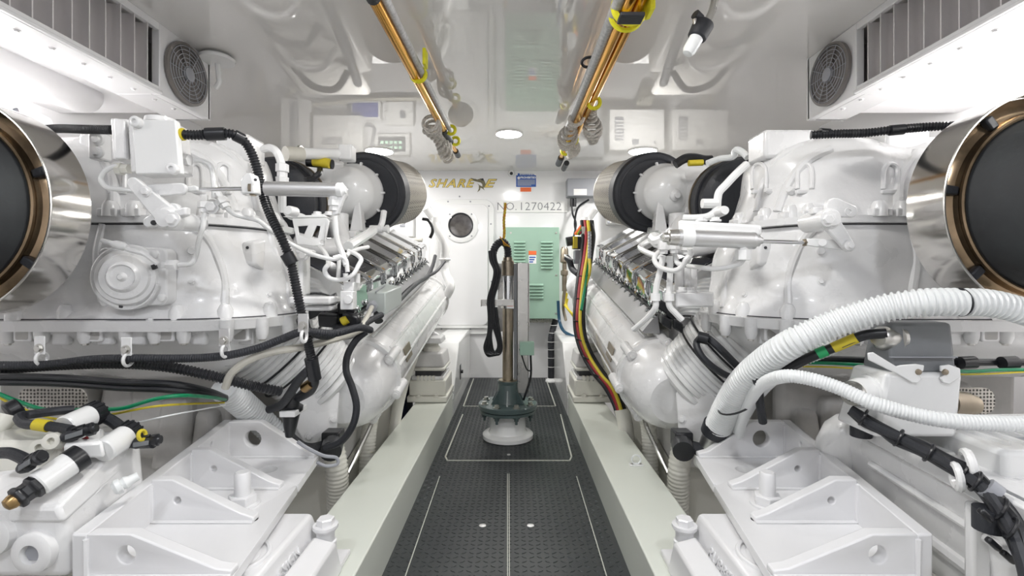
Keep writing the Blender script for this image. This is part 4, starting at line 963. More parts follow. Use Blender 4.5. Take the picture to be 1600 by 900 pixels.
    MB().tube([U(.470,.80,-.655)+n_*.001,U(.470,1.13,-.655)+n_*.001],.0025,6).build('raised_line','bracket_white',M_)
# ================================================================ LEFT FOREGROUND VALVE BLOCK
vb = thing('control_block','white cast hydraulic control block with plugs at the lower left','valve block',W(90,860,1.0))
m = MB(); m.hexa([(-1.22,.905,.29),(-.815,.905,.29),(-.830,1.12,.33),(-1.22,1.12,.33),(-1.22,.905,.425),(-.828,.905,.425),(-.845,1.12,.50),(-1.22,1.12,.50)])
m.build('lower_body','paint',vb,bevel=.018,seg=3)
m = MB(); m.hexa([(-1.16,.90,.40),(-.82,.90,.40),(-.84,1.10,.45),(-1.16,1.10,.45),(-1.15,.90,.432),(-.835,.90,.432),(-.85,1.10,.512),(-1.15,1.10,.512)])
m.build('top_flange','paint',vb,bevel=.008)
for x,y,Y in ((55,862,.90),(-10,835,.90)):
    q = W(x,y,Y); MB().lathe(q+V((0,.01,0)),(0,-1,0),[(0,.040),(.018,.038),(.022,.032),(.022,.018),(.012,.016),(.012,0)],28).build('round_plug','paint',vb)
    MB().cyl(q+V((0,-.003,0)),q+V((0,-.004,0)),.016,n=6).build('hex_socket','grey_mid',vb)
for x,y,Y in ((85,783,.93),(134,752,.99),(172,728,1.05)):
    q = W(x,y,Y)+V((0,0,-.012)); m = MB(); m.lathe(q,(0,0,1),[(0,.020),(.012,.019),(.014,.015),(.022,.014),(.022,.008),(.016,.007),(.016,0)],16); m.build('bolt_boss','paint',vb)
m = MB(); m.tube([W(120,790,.95),W(150,765,.99),W(165,748,1.02)],.010,8); m.build('casting_ridge','paint',vb)
m = MB(); m.hexa([W(-10,745,.98),W(105,735,1.0),W(150,700,1.12),W(0,700,1.12),W(-10,690,.98),W(95,690,1.0),W(130,665,1.12),W(0,660,1.12)]); m.build('rear_manifold','cream',vb,bevel=.012)
for x,y in ((58,703),(77,693)):
    q = W(x,y,.975); MB().lathe(q+V((0,.02,0)),(.25,-1,.25),[(0,.018),(.025,.016),(.025,.007),(.015,.007),(.015,0)],18).build('port','cream',vb)
m = MB(); m.hexa([W(100,718,.97),W(165,716,.99),W(168,690,1.06),W(110,690,1.06),W(98,695,.97),W(160,690,.99),W(162,668,1.06),W(120,668,1.06)]); m.build('coil_saddle','paint_smooth',vb,bevel=.006)
q0,q1 = W(104,712,.968),W(140,693,.99)
MB().prism([W(x,y,1.0) for x,y in [(98,700),(112,690),(116,692),(134,682),(138,688),(122,697),(118,694),(106,704)]],(0,.004,.0)).build('red_mark','red',vb)
def sol(p,q,r,nm_,label,nose):
    o = thing(nm_,label,'solenoid',p); p,q = V(p),V(q); d = (q-p).normalized(); L = (q-p).length
    MB().lathe(p,d,[(0,r*.9),(.003,r),(L*.98,r),(L,r*.95)],28).build('coil_can','paint_smooth',o,)
    if nose:
        MB().lathe(p,-d,[(-.002,r*.9),(.008,r*.95),(.012,r*.75),(.022,r*.75),(.026,r*.9),(.034,r*.85),(.036,r*.5)],6).build('black_nut','plastic_black',o,bevel=.002)
        MB().lathe(p-d*.034,-d,[(0,r*.55),(.006,r*.55),(.014,r*.42),(.016,r*.2)],16).build('brass_nose','brass',o)
    MB().lathe(q,d,[(-.004,r*1.06),(.018,r*1.06),(.022,r*.7),(.022,0)],20).build('black_cap','plastic_black',o)
    for k in range(14):
        e = k*2*PI/14; x,y,_ = frame(d); u = x*math.cos(e)+y*math.sin(e)
        if nose is False: MB().obox(q+d*.008+u*r*1.06,(.022,.005,.004),d,u).build('cap_rib','plastic_black',o)
sol(W(58,758,.90),W(112,722,.95),.0245,'solenoid_coil','white solenoid tube with black nut and brass nose at the lower left',True)
sol(W(160,705,1.0),W(197,681,1.06),.0255,'solenoid_coil','upright tilted white solenoid with black cap beside the red marked saddle',False)
sol(W(100,668,1.02),W(142,649,1.08),.0245,'solenoid_coil','farther white solenoid with ribbed black cap below the green wire',False)
def plugb(par, c, d):
    d = V(d).normalized(); c = V(c)
    MB().obox(c,(.024,.022,.020),d,(0,0,1)).build('plug_body','plastic_black',par,bevel=.004)
    MB().lathe(c-d*.03,d,[(0,.009),(.012,.013),(.022,.013),(.024,.010)],12).build('boot','rubber',par)
    MB().lathe(c+d*.010,d,[(0,.011),(.004,.0135),(.014,.0135),(.016,.010),(.02,.009)],12).build('nose','plastic_black',par)
    MB().obox(c+V((0,-.004,.013)),(.022,.009,.005),d,(0,0,1)).build('lock_tab','plastic_black',par,bevel=.0015)
    MB().obox(c+V((.0,-.014,.0)),(.030,.004,.010),d,(0,0,1)).build('side_fin','grey_dark',par,bevel=.001)
pg = thing('cable_plug','black plug on a thick cable entering the lower left solenoid','plug',W(48,725,.9))
plugb(pg,W(50,722,.90),(1,-.2,.6))
MB().tube(pline([(-5,708,.93),(15,708,.92),(32,714,.91),(45,722,.90)]),.0105,10).build('plug_cable','rubber',pg)
pg = thing('cable_plug','black plug with yellow tape on the cable above the cream manifold','plug',W(122,675,1.0))
plugb(pg,W(125,676,.99),(1,.3,.3))
MB().tube(pline([(112,672,.99),(90,668,1.0),(62,664,1.0),(38,662,1.02),(30,652,1.05),(45,648,1.08),(90,642,1.1),(115,640,1.12)]),.010,10).build('plug_cable','rubber',pg)
MB().cyl(W(56,663,1.0),W(76,666,1.0),.0125,n=14).build('yellow_tape','yellow',pg)
pg = thing('cable_plug','black connector with yellow tie right of the tilted solenoid','plug',W(230,690,1.06))
plugb(pg,W(228,690,1.06),(1,.2,.1))
MB().tube(pline([(150,648,1.09),(170,655,1.1),(188,668,1.09),(205,690,1.07),(240,692,1.06)]),.012,10).build('plug_cable','rubber',pg)
MB().torus(W(222,680,1.05),(1,0,.2),.010,.004).build('yellow_tie','yellow',pg)
pg = thing('cable_plug','round black plug on the cream elbow near the left edge','plug',W(20,640,1.08))
MB().cyl(W(10,645,1.08),W(32,634,1.1),.022,.022).build('plug_body','plastic_black',pg,bevel=.004)
MB().tube(pline([(-10,668,1.06),(2,662,1.07),(12,648,1.08)]),.02,12).build('cream_elbow','cream',pg)
# hose barb to the right of block
m = MB(); m.lathe(W(176,765,.98),(W(204,750,1.0)-W(176,765,.98)),[(0,.010),(.006,.016),(.014,.016),(.016,.011),(.022,.014),(.03,.010),(.045,.009)],16)
m.build('hose_barb','pvc_white',label='small white hose barb between the control block and the left tray',cat='fitting')
# ================================================================ RIGHT FOREGROUND
ck = thing('cooler_trough','long white cast cooler with open grey trough along its top, right foreground','cooler',(.95,1.0,.30))
def R_(u,Y,Z): return V((u,Y,CZ+Z))
m = MB(); m.hexa([R_(.885,.74,-.62),R_(1.25,.74,-.62),R_(1.25,1.24,-.62),R_(.905,1.24,-.62),R_(.858,.74,-.405),R_(1.25,.74,-.405),R_(1.25,1.24,-.385),R_(.878,1.24,-.385)])
m.build('trough_body','paint',ck,bevel=.012)
m = MB(); m.hexa([R_(.845,.74,-.405),R_(.868,.74,-.405),R_(.893,1.22,-.385),R_(.870,1.22,-.385),R_(.845,.74,-.372),R_(.868,.74,-.372),R_(.893,1.22,-.352),R_(.870,1.22,-.352)])
m.build('rim','paint',ck,bevel=.004)
MB().hexa([R_(.872,.76,-.402),R_(.93,.76,-.402),R_(.95,1.2,-.38),R_(.90,1.2,-.38),R_(.872,.76,-.398),R_(.93,.76,-.398),R_(.95,1.2,-.376),R_(.90,1.2,-.376)]).build('trough_floor','grey_dark',ck)
m = MB(); m.tube([R_(.865,.78,-.47),R_(.878,1.15,-.445)],.009,10); m.build('side_rib','paint',ck)
m = MB(); m.tube([R_(.885,.78,-.56),R_(.898,1.15,-.53)],.018,10); m.build('side_rib','paint',ck)
for Y in (.86,): MB().hexa([R_(.845,Y,-.62),R_(.88,Y,-.62),R_(.88,Y+.02,-.62),R_(.845,Y+.02,-.62),R_(.845,Y,-.405),R_(.88,Y,-.405),R_(.88,Y+.02,-.405),R_(.845,Y+.02,-.405)]).build('upright_rib','paint',ck,bevel=.006)
m = MB(); m.lathe(R_(.90,1.27,-.40),(0,-.3,1),[(-.22,.06),(-.05,.06),(.0,.05),(.03,.03),(.035,.02),(.04,0)],28); m.build('end_knuckle','paint',ck)
m = MB(); m.torus(R_(.90,1.235,-.372),(0,-.5,1),.016,.003); m.build('port_ring','steel_worn',ck)
for x,y,Y in ((1345,662,1.14),(1545,800,.81)):
    q = W(x,y,Y); MB().cyl(q+V((0,0,-.03)),q+V((0,0,.006)),.022,n=18).build('rubber_foot','rubber',ck)
eb = thing('engine_control_unit','white finned control unit box beneath the thin white hose, right edge','control unit',R_(1.05,1.08,-.44))
a_ = [W(1408,642,1.22),W(1640,640,1.30),W(1640,700,1.02),W(1515,722,1.0)]
zt = CZ-.345
Pt = [(.975,.97),(1.02,1.235),(1.42,1.25),(1.42,.965)]
Pt = [(1.0,.955),(1.015,1.22),(1.42,1.24),(1.42,.955)]
m = MB().prism([V((u,y,CZ-.43)) for u,y in Pt],(0,0,.085)); m.build('case','paint_smooth',eb,bevel=.012,seg=3)
m = MB().prism([V((u-.01,y,CZ-.445)) for u,y in Pt],(0,0,.012)); m.build('base_flange','paint_smooth',eb,bevel=.003)
for k in range(8):
    x0 = 1.04+k*.038; MB().box((x0,.99,CZ-.347),(x0+.008,1.19,CZ-.337)).build('fin','paint_smooth',eb,bevel=.002)
for x0,y0 in ((1.06,1.12),(1.13,1.12),(1.08,1.0),(1.15,1.0)): MB().box((x0,y0,CZ-.347),(x0+.05,y0+.03,CZ-.341)).build('window','grey_mid',eb)
for y0 in (1.01,1.17): MB().bolt(V((.985,y0,CZ-.415)),(-1,0,.0),.015).build('corner_bolt','paint_smooth',eb)
m = MB().box((.975,1.06,CZ-.44),(1.0,1.13,CZ-.385)); m.build('side_clip','paint_smooth',eb,bevel=.004)
# grey heavy connector on white socket
gc2 = thing('heavy_connector','large grey hooded connector locked by white levers on a white socket, right','connector',W(1425,680,1.1))
def hx(x0,x1,y0,y1,Y0,Y1,t,nm_,m_,bv=.006,par=gc2):
    a, c = W(x0,y1,Y0), W(x1,y0,Y0)
    return MB().hexa([(a.x,Y0,a.z),(c.x,Y0,a.z),(c.x,Y1,a.z),(a.x,Y1,a.z),(a.x+t,Y0+t,c.z),(c.x-t*.1,Y0+t,c.z),(c.x-t*.1,Y1-t,c.z),(a.x+t,Y1-t,c.z)]).build(nm_,m_,par,bevel=bv)
hx(1392,1496,505,584,1.06,1.15,.012,'hood','grey_dark',.008)
a, c = W(1392,580,1.055), W(1495,545,1.055); MB().box((a.x,1.052,a.z+.03),(c.x,1.06,a.z+.032)).build('hood_line','grey_mid',gc2)
a, c = W(1368,682,1.07), W(1490,580,1.07)
m = MB(); m.hexa([(a.x-.01,1.06,a.z),(c.x,1.06,a.z),(c.x,1.19,a.z),(a.x-.01,1.19,a.z),(a.x+.01,1.05,c.z),(c.x+.004,1.05,c.z),(c.x+.004,1.16,c.z),(a.x+.01,1.16,c.z)]); m.build('socket','paint_smooth',gc2,bevel=.010)
def flatpoly(pts, Y, th, nm_, m_, par, bv=.002):
    return MB().prism([W(x,y,Y) for x,y in pts],(0,-th,0)).build(nm_,m_,par,bevel=bv)
flatpoly([(1354,551),(1362,550),(1398,572),(1405,570),(1428,568),(1441,570),(1440,579),(1433,583),(1437,592),(1430,598),(1422,597),(1398,583),(1355,562)],1.05,.006,'lever','paint_smooth',gc2)
flatpoly([(1467,571),(1480,569),(1497,575),(1498,588),(1480,600),(1470,597),(1466,590),(1474,585),(1475,580),(1467,580)],1.05,.006,'lever','paint_smooth',gc2)
for x in (1434,1476): MB().lathe(W(x,581,1.045),(0,-1,0),[(0,.007),(.004,.006),(.005,.0)],14).build('pin','steel_worn',gc2)
q = W(1400,527,1.10); d = V((-1,-.35,.0))
MB().lathe(q,d,[(-.01,.030),(.006,.030),(.007,.034),(.018,.034),(.019,.026),(.045,.027),(.055,.022),(.06,.017),(.06,0)],24).build('cable_gland','steel',gc2)
q = W(1362,612,1.10); d = V((-1,-.3,0.0))
MB().lathe(q,d,[(-.02,.042),(.02,.040),(.022,.034),(.04,.034),(.05,.030)],24).build('socket_neck','paint_smooth',gc2)
MB().lathe(q+d.normalized()*.045,d,[(0,.026),(.012,.028),(.02,.026),(.02,.018),(.012,.018),(.012,0)],24).build('gland_ring','steel',gc2)
MB().cyl(q+d.normalized()*.058,q+d.normalized()*.0605,.018).build('pin_insert','plastic_black',gc2)
q = W(1492,630,1.12); MB().lathe(q,(1,.1,-.1),[(-.02,.03),(.03,.028),(.032,.022),(.05,.022)],20).build('side_gland','steel_worn',gc2)
kc = thing('marked_cable','black cable with yellow and green marker sleeves running to the grey connector','cable',W(1300,550,1.1))
pt = [(1385,521,1.07),(1350,524,1.09),(1310,540,1.12),(1262,560,1.15),(1215,584,1.2),(1180,598,1.24)]
MB().tube(pline(pt),.0115,12).build('cable','cable_black',kc)
sp_ = spline(pline(pt),10)
MB().tube(sp_[13:23],.0124,14,k=1).build('yellow_sleeve','yellow',kc)
MB().tube(sp_[24:28],.0130,14,k=1).build('green_sleeve','green_tape',kc)
for k in range(2):
    a_, b_ = sp_[14+k*1], sp_[21-k]; o_ = V((0,-.0122,.003-k*.006)); MB().tube([a_+o_,b_+o_],.0011,5,k=1).build('marker_print','ink',kc)
# ================================================================ HOSES, LOOMS, PIPES
def cable(nm_, label, cat, pts, r, m_, corr=None, n=10, depth=.16, group=None, **kw):
    o = MB().tube(pline(pts), r, n, corr=corr, depth=depth).build(nm_, m_, label=label, cat=cat, group=group, **kw); return o
def child_sleeve(o, a, b, r, m_='plastic_black', nm_='sleeve', n=14):
    MB().cyl(W(*a), W(*b), r, n=n).build(nm_, m_, o)
# --- left side looms
L = thing('wire_loom','black ribbed loom arching from the square white box down over the left gearbox','loom',W(489,600,1.3))
p_ = [(283,210,1.14),(310,211,1.15),(345,208,1.16),(372,213,1.18),(390,233,1.2),(402,265,1.21),(410,300,1.21),(422,335,1.2),(440,372,1.19),(453,405,1.2),(462,445,1.2),(470,485,1.2),(480,530,1.22),(489,572,1.25),(490,590,1.26)]
MB().tube(pline(p_),.0118,14,corr=.0068,depth=.2).build('ribbed_tube','cable_black',L)
MB().cyl(W(281,210,1.14),W(287,210,1.14),.0145).build('yellow_end','yellow',L)
for a,b,r in (((322,210,1.155),(352,209,1.165),.0155),((366,211,1.175),(380,218,1.19),.014),((448,396,1.195),(457,412,1.2),.017),((472,498,1.2),(478,520,1.215),.015),((486,560,1.24),(492,592,1.26),.017)): child_sleeve(L,a,b,r)
MB().tube(pline([(489,572,1.25),(470,590,1.26),(455,612,1.3),(440,632,1.34),(420,640,1.36)]),.0115,12).build('branch','rubber',L)
MB().tube(pline([(490,585,1.26),(492,598,1.28),(485,612,1.32),(468,622,1.36)]),.0105,12).build('branch','rubber',L)
MB().cyl(W(488,598,1.285),W(476,606,1.3),.014).build('tan_tape','brass',L)
cable('wire_loom','short black ribbed loom behind the left steel ring, entering the square white box','loom',[(62,202,1.28),(95,201,1.26),(130,202,1.22),(176,203,1.18)],.0115,'cable_black',corr=.007,depth=.2,n=12)
cable('wire_loom','black braided loom under the left gearbox flange, topmost of the run','loom',[(-10,571,1.16),(70,570,1.17),(140,562,1.17),(200,560,1.17),(290,560,1.18),(350,556,1.18),(400,545,1.19),(440,530,1.2),(475,518,1.2),(520,521,1.25),(560,512,1.35),(580,516,1.4)],.0105,'rubber',corr=.006,depth=.1)
cable('wire_loom','thick ribbed black loom sagging below the left gearbox flange to the white ribbed hose','loom',[(-10,578,1.19),(100,570,1.2),(190,568,1.2),(260,573,1.2),(330,587,1.22),(390,602,1.25),(440,612,1.3)],.0135,'cable_black',corr=.0085,depth=.2)
for k,(dy,lab) in enumerate(((0,'upper smooth black cable crossing the dim left sump'),(9,'lower smooth black cable crossing the dim left sump'))):
    cable('black_cable',lab,'cable',[(-10,588+dy,1.17),(90,590+dy,1.18),(190,597+dy,1.18),(270,600+dy,1.19),(325,611+dy*.6,1.28),(352,621+dy*.3,1.40)],.0085,'cable_black')
cable('green_wire','bright green wire waving across the left sump','wire',[(-10,612,1.15),(30,628,1.14),(75,641,1.13),(130,640,1.13),(190,638,1.13),(240,624,1.13),(285,618,1.16),(330,621,1.28),(352,624,1.39)],.0048,'green_wire')
cable('yellow_wire','thin yellow wire below the green wire on the left','wire',[(-10,616,1.16),(25,634,1.15),(90,655,1.15),(170,648,1.15),(250,634,1.15),(350,629,1.39)],.0028,'yellow')
cable('white_wire','thin white wire slanting over the cast lobes on the left','wire',[(160,668,1.14),(215,660,1.13),(270,648,1.13),(352,633,1.39)],.0018,'pvc_white')
cable('white_cable','pale cable arching from the white ribbed hose toward the engine','cable',[(352,606,1.22),(362,583,1.21),(390,562,1.2),(430,549,1.21),(480,541,1.25),(540,525,1.36),(566,514,1.45)],.0095,'pvc_dirty')
cable('white_hose','thick white ribbed hose end rising behind the left tray','hose',[(350,606,1.46),(372,625,1.52),(405,655,1.60),(440,690,1.64),(470,725,1.68)],.042,'pvc_white',corr=.012,n=22,depth=.12)
cable('black_cable','black hose hanging in an S over the left engine end housing','cable',[(572,518,1.48),(556,532,1.47),(543,555,1.46),(541,580,1.45),(550,605,1.44),(557,635,1.44),(551,665,1.44),(533,690,1.45),(508,700,1.46)],.0105,'rubber')
# P clips under left flange
for i,(x,y,lab) in enumerate(((65,560,'pale cable clip under the left flange nearest the frame edge'),(200,562,'pale cable clip under the left flange below the round cover'),(352,548,'pale cable clip under the left flange near the ribbed loom'),(475,525,'pale cable clip on the inner corner of the left flange'))):
    o = thing('cable_clip',lab,'clip',W(x,y,1.17)); q = W(x,y,1.17)
    MB().box((q.x-.013,q.y-.006,q.z+.01),(q.x+.013,q.y-.003,q.z+.055)).build('strap','aluminium' if i>1 else 'paint',o,bevel=.002)
    MB().torus(q,(1,0,0),.015,.004,20,6).build('loop','paint',o); MB().bolt(q+V((0,-.006,.025)),(0,-1,0),.008).build('bolt','steel',o)
# --- left gearbox attachments
bx_ = thing('sensor_box','square white box with flat cover, tilted on top of the left gearbox','box',W(228,272,1.15))
Y = 1.12
fr = [(213,188),(273,186),(281,271),(213,272)]; fr = [(205,186),(274,187),(281,271),(211,272)]
MB().prism([W(x,y,Y) for x,y in fr],(0,.018,0)).build('cover','paint_smooth',bx_,bevel=.003)
MB().prism([W(x,y,Y+.018) for x,y in [(198,187),(266,188),(273,268),(203,270)]],(0,.07,0)).build('case','paint',bx_,bevel=.006)
for q in ((216,192),(273,265)): MB().lathe(W(*q,Y),(0,-1,0),[(0,.013),(.012,.013),(.014,.010),(.014,.006),(.010,.005),(.010,0)],18).build('cover_screw','paint',bx_)
MB().prism([W(x,y,1.16) for x,y in [(172,184),(200,186),(205,250),(176,250)]],(0,.05,0)).build('bracket','paint',bx_,bevel=.004)
MB().prism([W(x,y,1.15) for x,y in [(184,186),(200,190),(203,250),(186,250)]],(0,-.012,0)).build('bracket_rib','paint',bx_,bevel=.003)
m = MB(); m.lathe(W(237,184,1.16)+V((0,.03,-.005)),(0,0,1),[(0,.035),(.012,.033),(.014,.028)],24); m.build('top_cap','paint',bx_)
MB().box(W(137,248,1.24),W(176,212,1.28)).build('mount_lug','paint',bx_,bevel=.005)
for y in (219,238): 
    m = MB().lathe(W(155,y,1.24),(0,-1,0),[(0,.015),(.006,.014),(.008,.009),(.015,.009),(.016,0)],18); m.build('lug_bolt','paint',bx_)
for x,y,d in ((284,250,1),(196,264,-1)):
    MB().lathe(W(x,y,1.17),(d,0,0),[(-.01,.012),(.006,.012),(.007,.015),(.020,.015),(.022,.008)],6).build('union','cream' if d<0 else 'paint',bx_)
MB().tube(pline([(192,262,1.17),(178,260,1.16),(163,268,1.15),(158,281,1.15),(168,293,1.15),(190,296,1.15),(212,299,1.16)]),.006,10).build('drain_pipe','paint_smooth',bx_)
MB().tube(pline([(300,250,1.18),(318,252,1.2),(330,262,1.21),(334,285,1.2),(335,310,1.2)]),.0065,10).build('feed_pipe','paint_smooth',bx_)
# round cover with square back plate
rc_ = thing('round_cover','stepped round white cover on a square plate, left gearbox front','cover',W(205,475,1.25))
q, n = hit(-1,205,432); Yc = min(q.y,1.27); P = rrect(W(156,0,Yc).x,W(264,0,Yc).x,W(0,477,Yc).z,W(0,387,Yc).z,.02)
MB().prism([(u,Yc-.008,v) for u,v in P],(0,.04,0)).build('square_plate','paint',rc_,bevel=.004)
c = W(203,433,Yc-.008); ax = V((.22,-1,.0))
MB().lathe(c,ax,[(-.01,.086),(.008,.086),(.011,.082),(.011,.076),(.014,.075),(.022,.070),(.024,.060),(.030,.056),(.032,.040),(.037,.037),(.041,.032),(.036,.028),(.036,.012),(.040,.008),(.046,.006),(.046,0)],48).build('stepped_cap','paint',rc_)
for a_ in (20,140,260): 
    e = V((math.cos(math.radians(a_)),0,math.sin(math.radians(a_)))); MB().obox(c+e*.078+V((0,-.012,0)),(.012,.012,.006),e,(0,-1,0)).build('slot','hole_dark',rc_)
for x,y in ((243,397),(254,465),(165,472)): MB().lathe(W(x,y,Yc-.008),(0,-1,0),[(0,.011),(.006,.010),(.008,.006),(.008,0)],16).build('plate_screw','paint',rc_)
MB().torus(c+V((0,-.012,0)),(0,1,0),.083,.0035,40,6,a0=.2,a1=2.6).build('clamp_band','paint',rc_)
MB().tube(pline([(160,376,1.20),(185,383,1.19),(203,391,1.19),(225,397,1.19),(246,412,1.20)]),.006,8).build('clamp_screw','paint',rc_)
MB().lathe(W(181,382,1.19),(1,0,-.25),[(-.01,.007),(0,.011),(.02,.011),(.03,.007)],12).build('clamp_nut','paint',rc_)
MB().box(W(250,419,1.21),W(262,409,1.22)).build('elbow_block','paint',rc_,bevel=.002)
m = MB().lathe(W(263,414,1.215),(1,0,0),[(0,.014),(.022,.014),(.024,.008)],6); m.build('union','paint',rc_)
MB().tube(pline([(280,414,1.215),(298,412,1.21),(306,400,1.21),(311,375,1.2),(318,350,1.2),(319,325,1.2),(316,312,1.2)]),.0062,10).build('feed_pipe','paint_smooth',rc_)
# lever group left
lv = thing('shift_lever','white two arm shift lever on the left gearbox upper flange','lever',W(265,360,1.15))
def bar(p, q, w0, w1, th, nm_, par, m_='paint', bv=.003):
    p, q = V(p), V(q); d = (q-p).normalized(); n = V((0,-1,0)); t = d.cross(n).normalized(); P = []
    for i in range(9): a = PI/2+PI*i/8; P.append(p+(d*math.cos(a)+t*math.sin(a))*w0)
    for i in range(9): a = -PI/2+PI*i/8; P.append(q+(d*math.cos(a)+t*math.sin(a))*w1)
    return MB().prism(P,(0,-th,0)).build(nm_,m_,par,bevel=bv)
bar(W(215,288,1.13),W(270,343,1.13),.014,.026,.016,'arm',lv)
MB().lathe(W(270,343,1.13),(0,-1,0),[(-.10,.020),(.0,.026),(.016,.028),(.022,.022),(.03,.020),(.031,0)],24).build('pivot','paint',lv)
MB().bolt(W(270,343,1.10),(0,-1,0),.012).build('pivot_bolt','paint',lv)
MB().bolt(W(228,299,1.114),(0,-1,0),.009).build('arm_bolt','paint',lv)
bar(W(238,348,1.14),W(275,330,1.14),.013,.018,.014,'clamp_ear',lv)
MB().cyl(W(240,348,1.124),W(240,348,1.1225),.006).build('ear_hole','hole_dark',lv)
bar(W(228,299,1.14),W(286,296,1.14),.014,.014,.010,'link_plate',lv)
MB().obox(W(285,333,1.12),(.03,.02,.02),(1,0,.3),(0,0,1)).build('clamp_block','paint',lv,bevel=.004)
# hydraulic cylinder left
hc = thing('shift_cylinder','silver hydraulic cylinder with chrome rod along the top of the left gearbox','cylinder',W(460,294,1.16))
Y = 1.16
MB().cyl(W(416,294.5,Y),W(531,297,Y),.0175,n=28).build('barrel','aluminium',hc)
MB().cyl(W(312,296,Y),W(384,295,Y),.0052,n=14).build('rod','chrome',hc)
MB().lathe(W(382,295,Y),(1,0,0),[(0,.011),(.006,.011),(.007,.013),(.016,.013),(.017,.018),(.024,.018)],16).build('rod_gland','steel_worn',hc)
P = [(396,275),(404,275),(407,285),(409,306),(390,306),(388,290),(391,280)]
flatpoly(P,Y+.02,.035,'end_flange','paint_smooth',hc,.003)
MB().cyl(W(399,281,Y-.016),W(399,281,Y-.018),.0035).build('flange_hole','hole_dark',hc)
m = MB(); m.lathe(W(528,297,Y),(1,0,0),[(0,.0178),(.012,.0178),(.014,.014),(.02,.008),(.021,0)],24); m.build('end_cap','paint_smooth',hc)
flatpoly([(530,290),(545,296),(541,308),(531,336),(521,338),(524,312)],Y+.01,.014,'foot','paint',hc)
MB().lathe(W(522,307,Y),(0,0,-1),[(0,.010),(.008,.010),(.009,.014),(.022,.014),(.024,.010),(.034,.010)],6).build('port_union','paint_smooth',hc)
flatpoly([(272,290),(300,292),(308,291),(312,293),(312,299),(300,301),(272,302)],Y,.010,'clevis','paint_smooth',hc)
MB().bolt(W(281,296,Y-.012),(0,-1,0),.008).build('clevis_pin','paint',hc)
# union cluster at (315-350, 310-330)
uc = thing('pipe_unions','cluster of three white pipe unions on the left gearbox flange','fittings',W(335,335,1.2))
for x,y,d in ((319,317,(0,0,-1)),(346,312,(.6,0,-1))): MB().lathe(W(x,y,1.20),d,[(-.02,.009),(-.004,.009),(-.003,.0145),(.012,.0145),(.014,.011),(.024,.011)],6).build('union','paint',uc)
MB().bolt(W(332,323,1.2),(0,-1,0),.013).build('banjo_bolt','paint',uc)
MB().box(W(312,332,1.205),W(350,320,1.24)).build('union_block','paint',uc,bevel=.003)
MB().tube(pline([(352,322,1.2),(365,334,1.21),(385,340,1.23),(404,345,1.25),(418,356,1.26),(440,372,1.3),(462,385,1.33),(490,398,1.35),(520,405,1.36),(534,402,1.36),(541,408,1.36),(543,425,1.36)]),.0062,10).build('long_pipe','paint_smooth',uc)
# --- left mid cluster between gearbox and engine
pbk = thing('perforated_bracket','white bent bracket with two slanted windows on the left engine','bracket',W(488,385,1.45))
o = flatpoly([(458,342),(512,341),(516,346),(508,384),(492,385),(466,382)],1.46,.008,'plate','paint_smooth',pbk)
cu = MB(); cu.prism([W(x,y,1.48) for x,y in [(471,355),(487,354),(480,370),(473,368)]],(0,-.06,0)); cu.prism([W(x,y,1.48) for x,y in [(500,354),(506,355),(502,373),(492,373)]],(0,-.06,0)); cu.cyl(W(503,378,1.48),W(503,378,1.4),.005,n=12); drill(o,cu)
MB().prism([W(x,y,1.46) for x,y in [(440,338),(458,341),(512,340),(505,335)]],(0,.10,0)).build('top_leg','paint_smooth',pbk,bevel=.003)
for x in (496,514): MB().bolt(W(x,336,1.5),(0,0,1),.012).build('bolt','paint',pbk)
clw = thing('pipe_clamp_post','tall white casting post with pipe clamp beside the left gearbox','post',W(472,460,1.42))
MB().box(W(465,462,1.40),W(486,395,1.46)).build('post','paint',clw,bevel=.006)
MB().obox(W(478,393,1.39),(.05,.03,.02),(1,0,-.3),(0,0,1)).build('clamp','paint',clw,bevel=.003)
MB().bolt(W(474,399,1.38),(0,-1,0),.011).build('clamp_bolt','paint',clw)
MB().box(W(450,476,1.36),W(532,462,1.44)).build('shelf','paint',clw,bevel=.006)
MB().box(W(470,486,1.38),W(528,476,1.44)).build('shelf_rib','paint',clw,bevel=.006)
vbk = thing('square_valve','small white cube valve with round plug right of the left gearbox','valve',W(544,486,1.40))
MB().box(W(531,484,1.38),W(558,454,1.42)).build('cube','paint',vbk,bevel=.003)
MB().lathe(W(545,468,1.38),(0,-1,0),[(0,.013),(.008,.012),(.009,0)],20).build('plug','paint',vbk)
MB().box(W(536,455,1.39),W(563,440,1.45)).build('upper_block','paint',vbk,bevel=.003)
for x in (540,551,559): MB().cyl(W(x,442,1.41),W(x,427,1.41),.007).build('stub','paint',vbk)
pcx = [([(523,330,1.38),(524,350,1.38),(527,375,1.38),(536,398,1.37),(541,415,1.36)],.008,'upright white pipe dropping from the left cylinder port'),
 ([(575,386,1.5),(560,389,1.45),(546,395,1.4),(541,400,1.38)],.0062,'short curved white pipe right of the upright pipe'),
 ([(543,392,1.40),(556,397,1.40),(564,405,1.40),(560,415,1.39),(551,430,1.38),(535,437,1.38),(518,436,1.38),(509,428,1.38),(508,420,1.38),(514,410,1.39),(508,395,1.4),(500,385,1.42)],.0068,'looping white pipe curling above the cube valve'),
 ([(530,405,1.42),(529,425,1.42),(528,440,1.42)],.006,'short vertical white pipe inside the pipe loop'),
 ([(412,233,1.45),(422,231,1.42),(432,237,1.4),(438,250,1.4),(441,268,1.4),(441,300,1.42),(441,330,1.45)],.0115,'bent white pipe with union beside the near black turbo boot, left'),
 ([(448,330,1.5),(456,338,1.5),(470,339,1.5),(480,345,1.5)],.012,'thick short pipe under the near black turbo boot, left')]
for pts,r,lab in pcx: cable('pipe',lab,'pipe',pts,r,'paint_smooth')
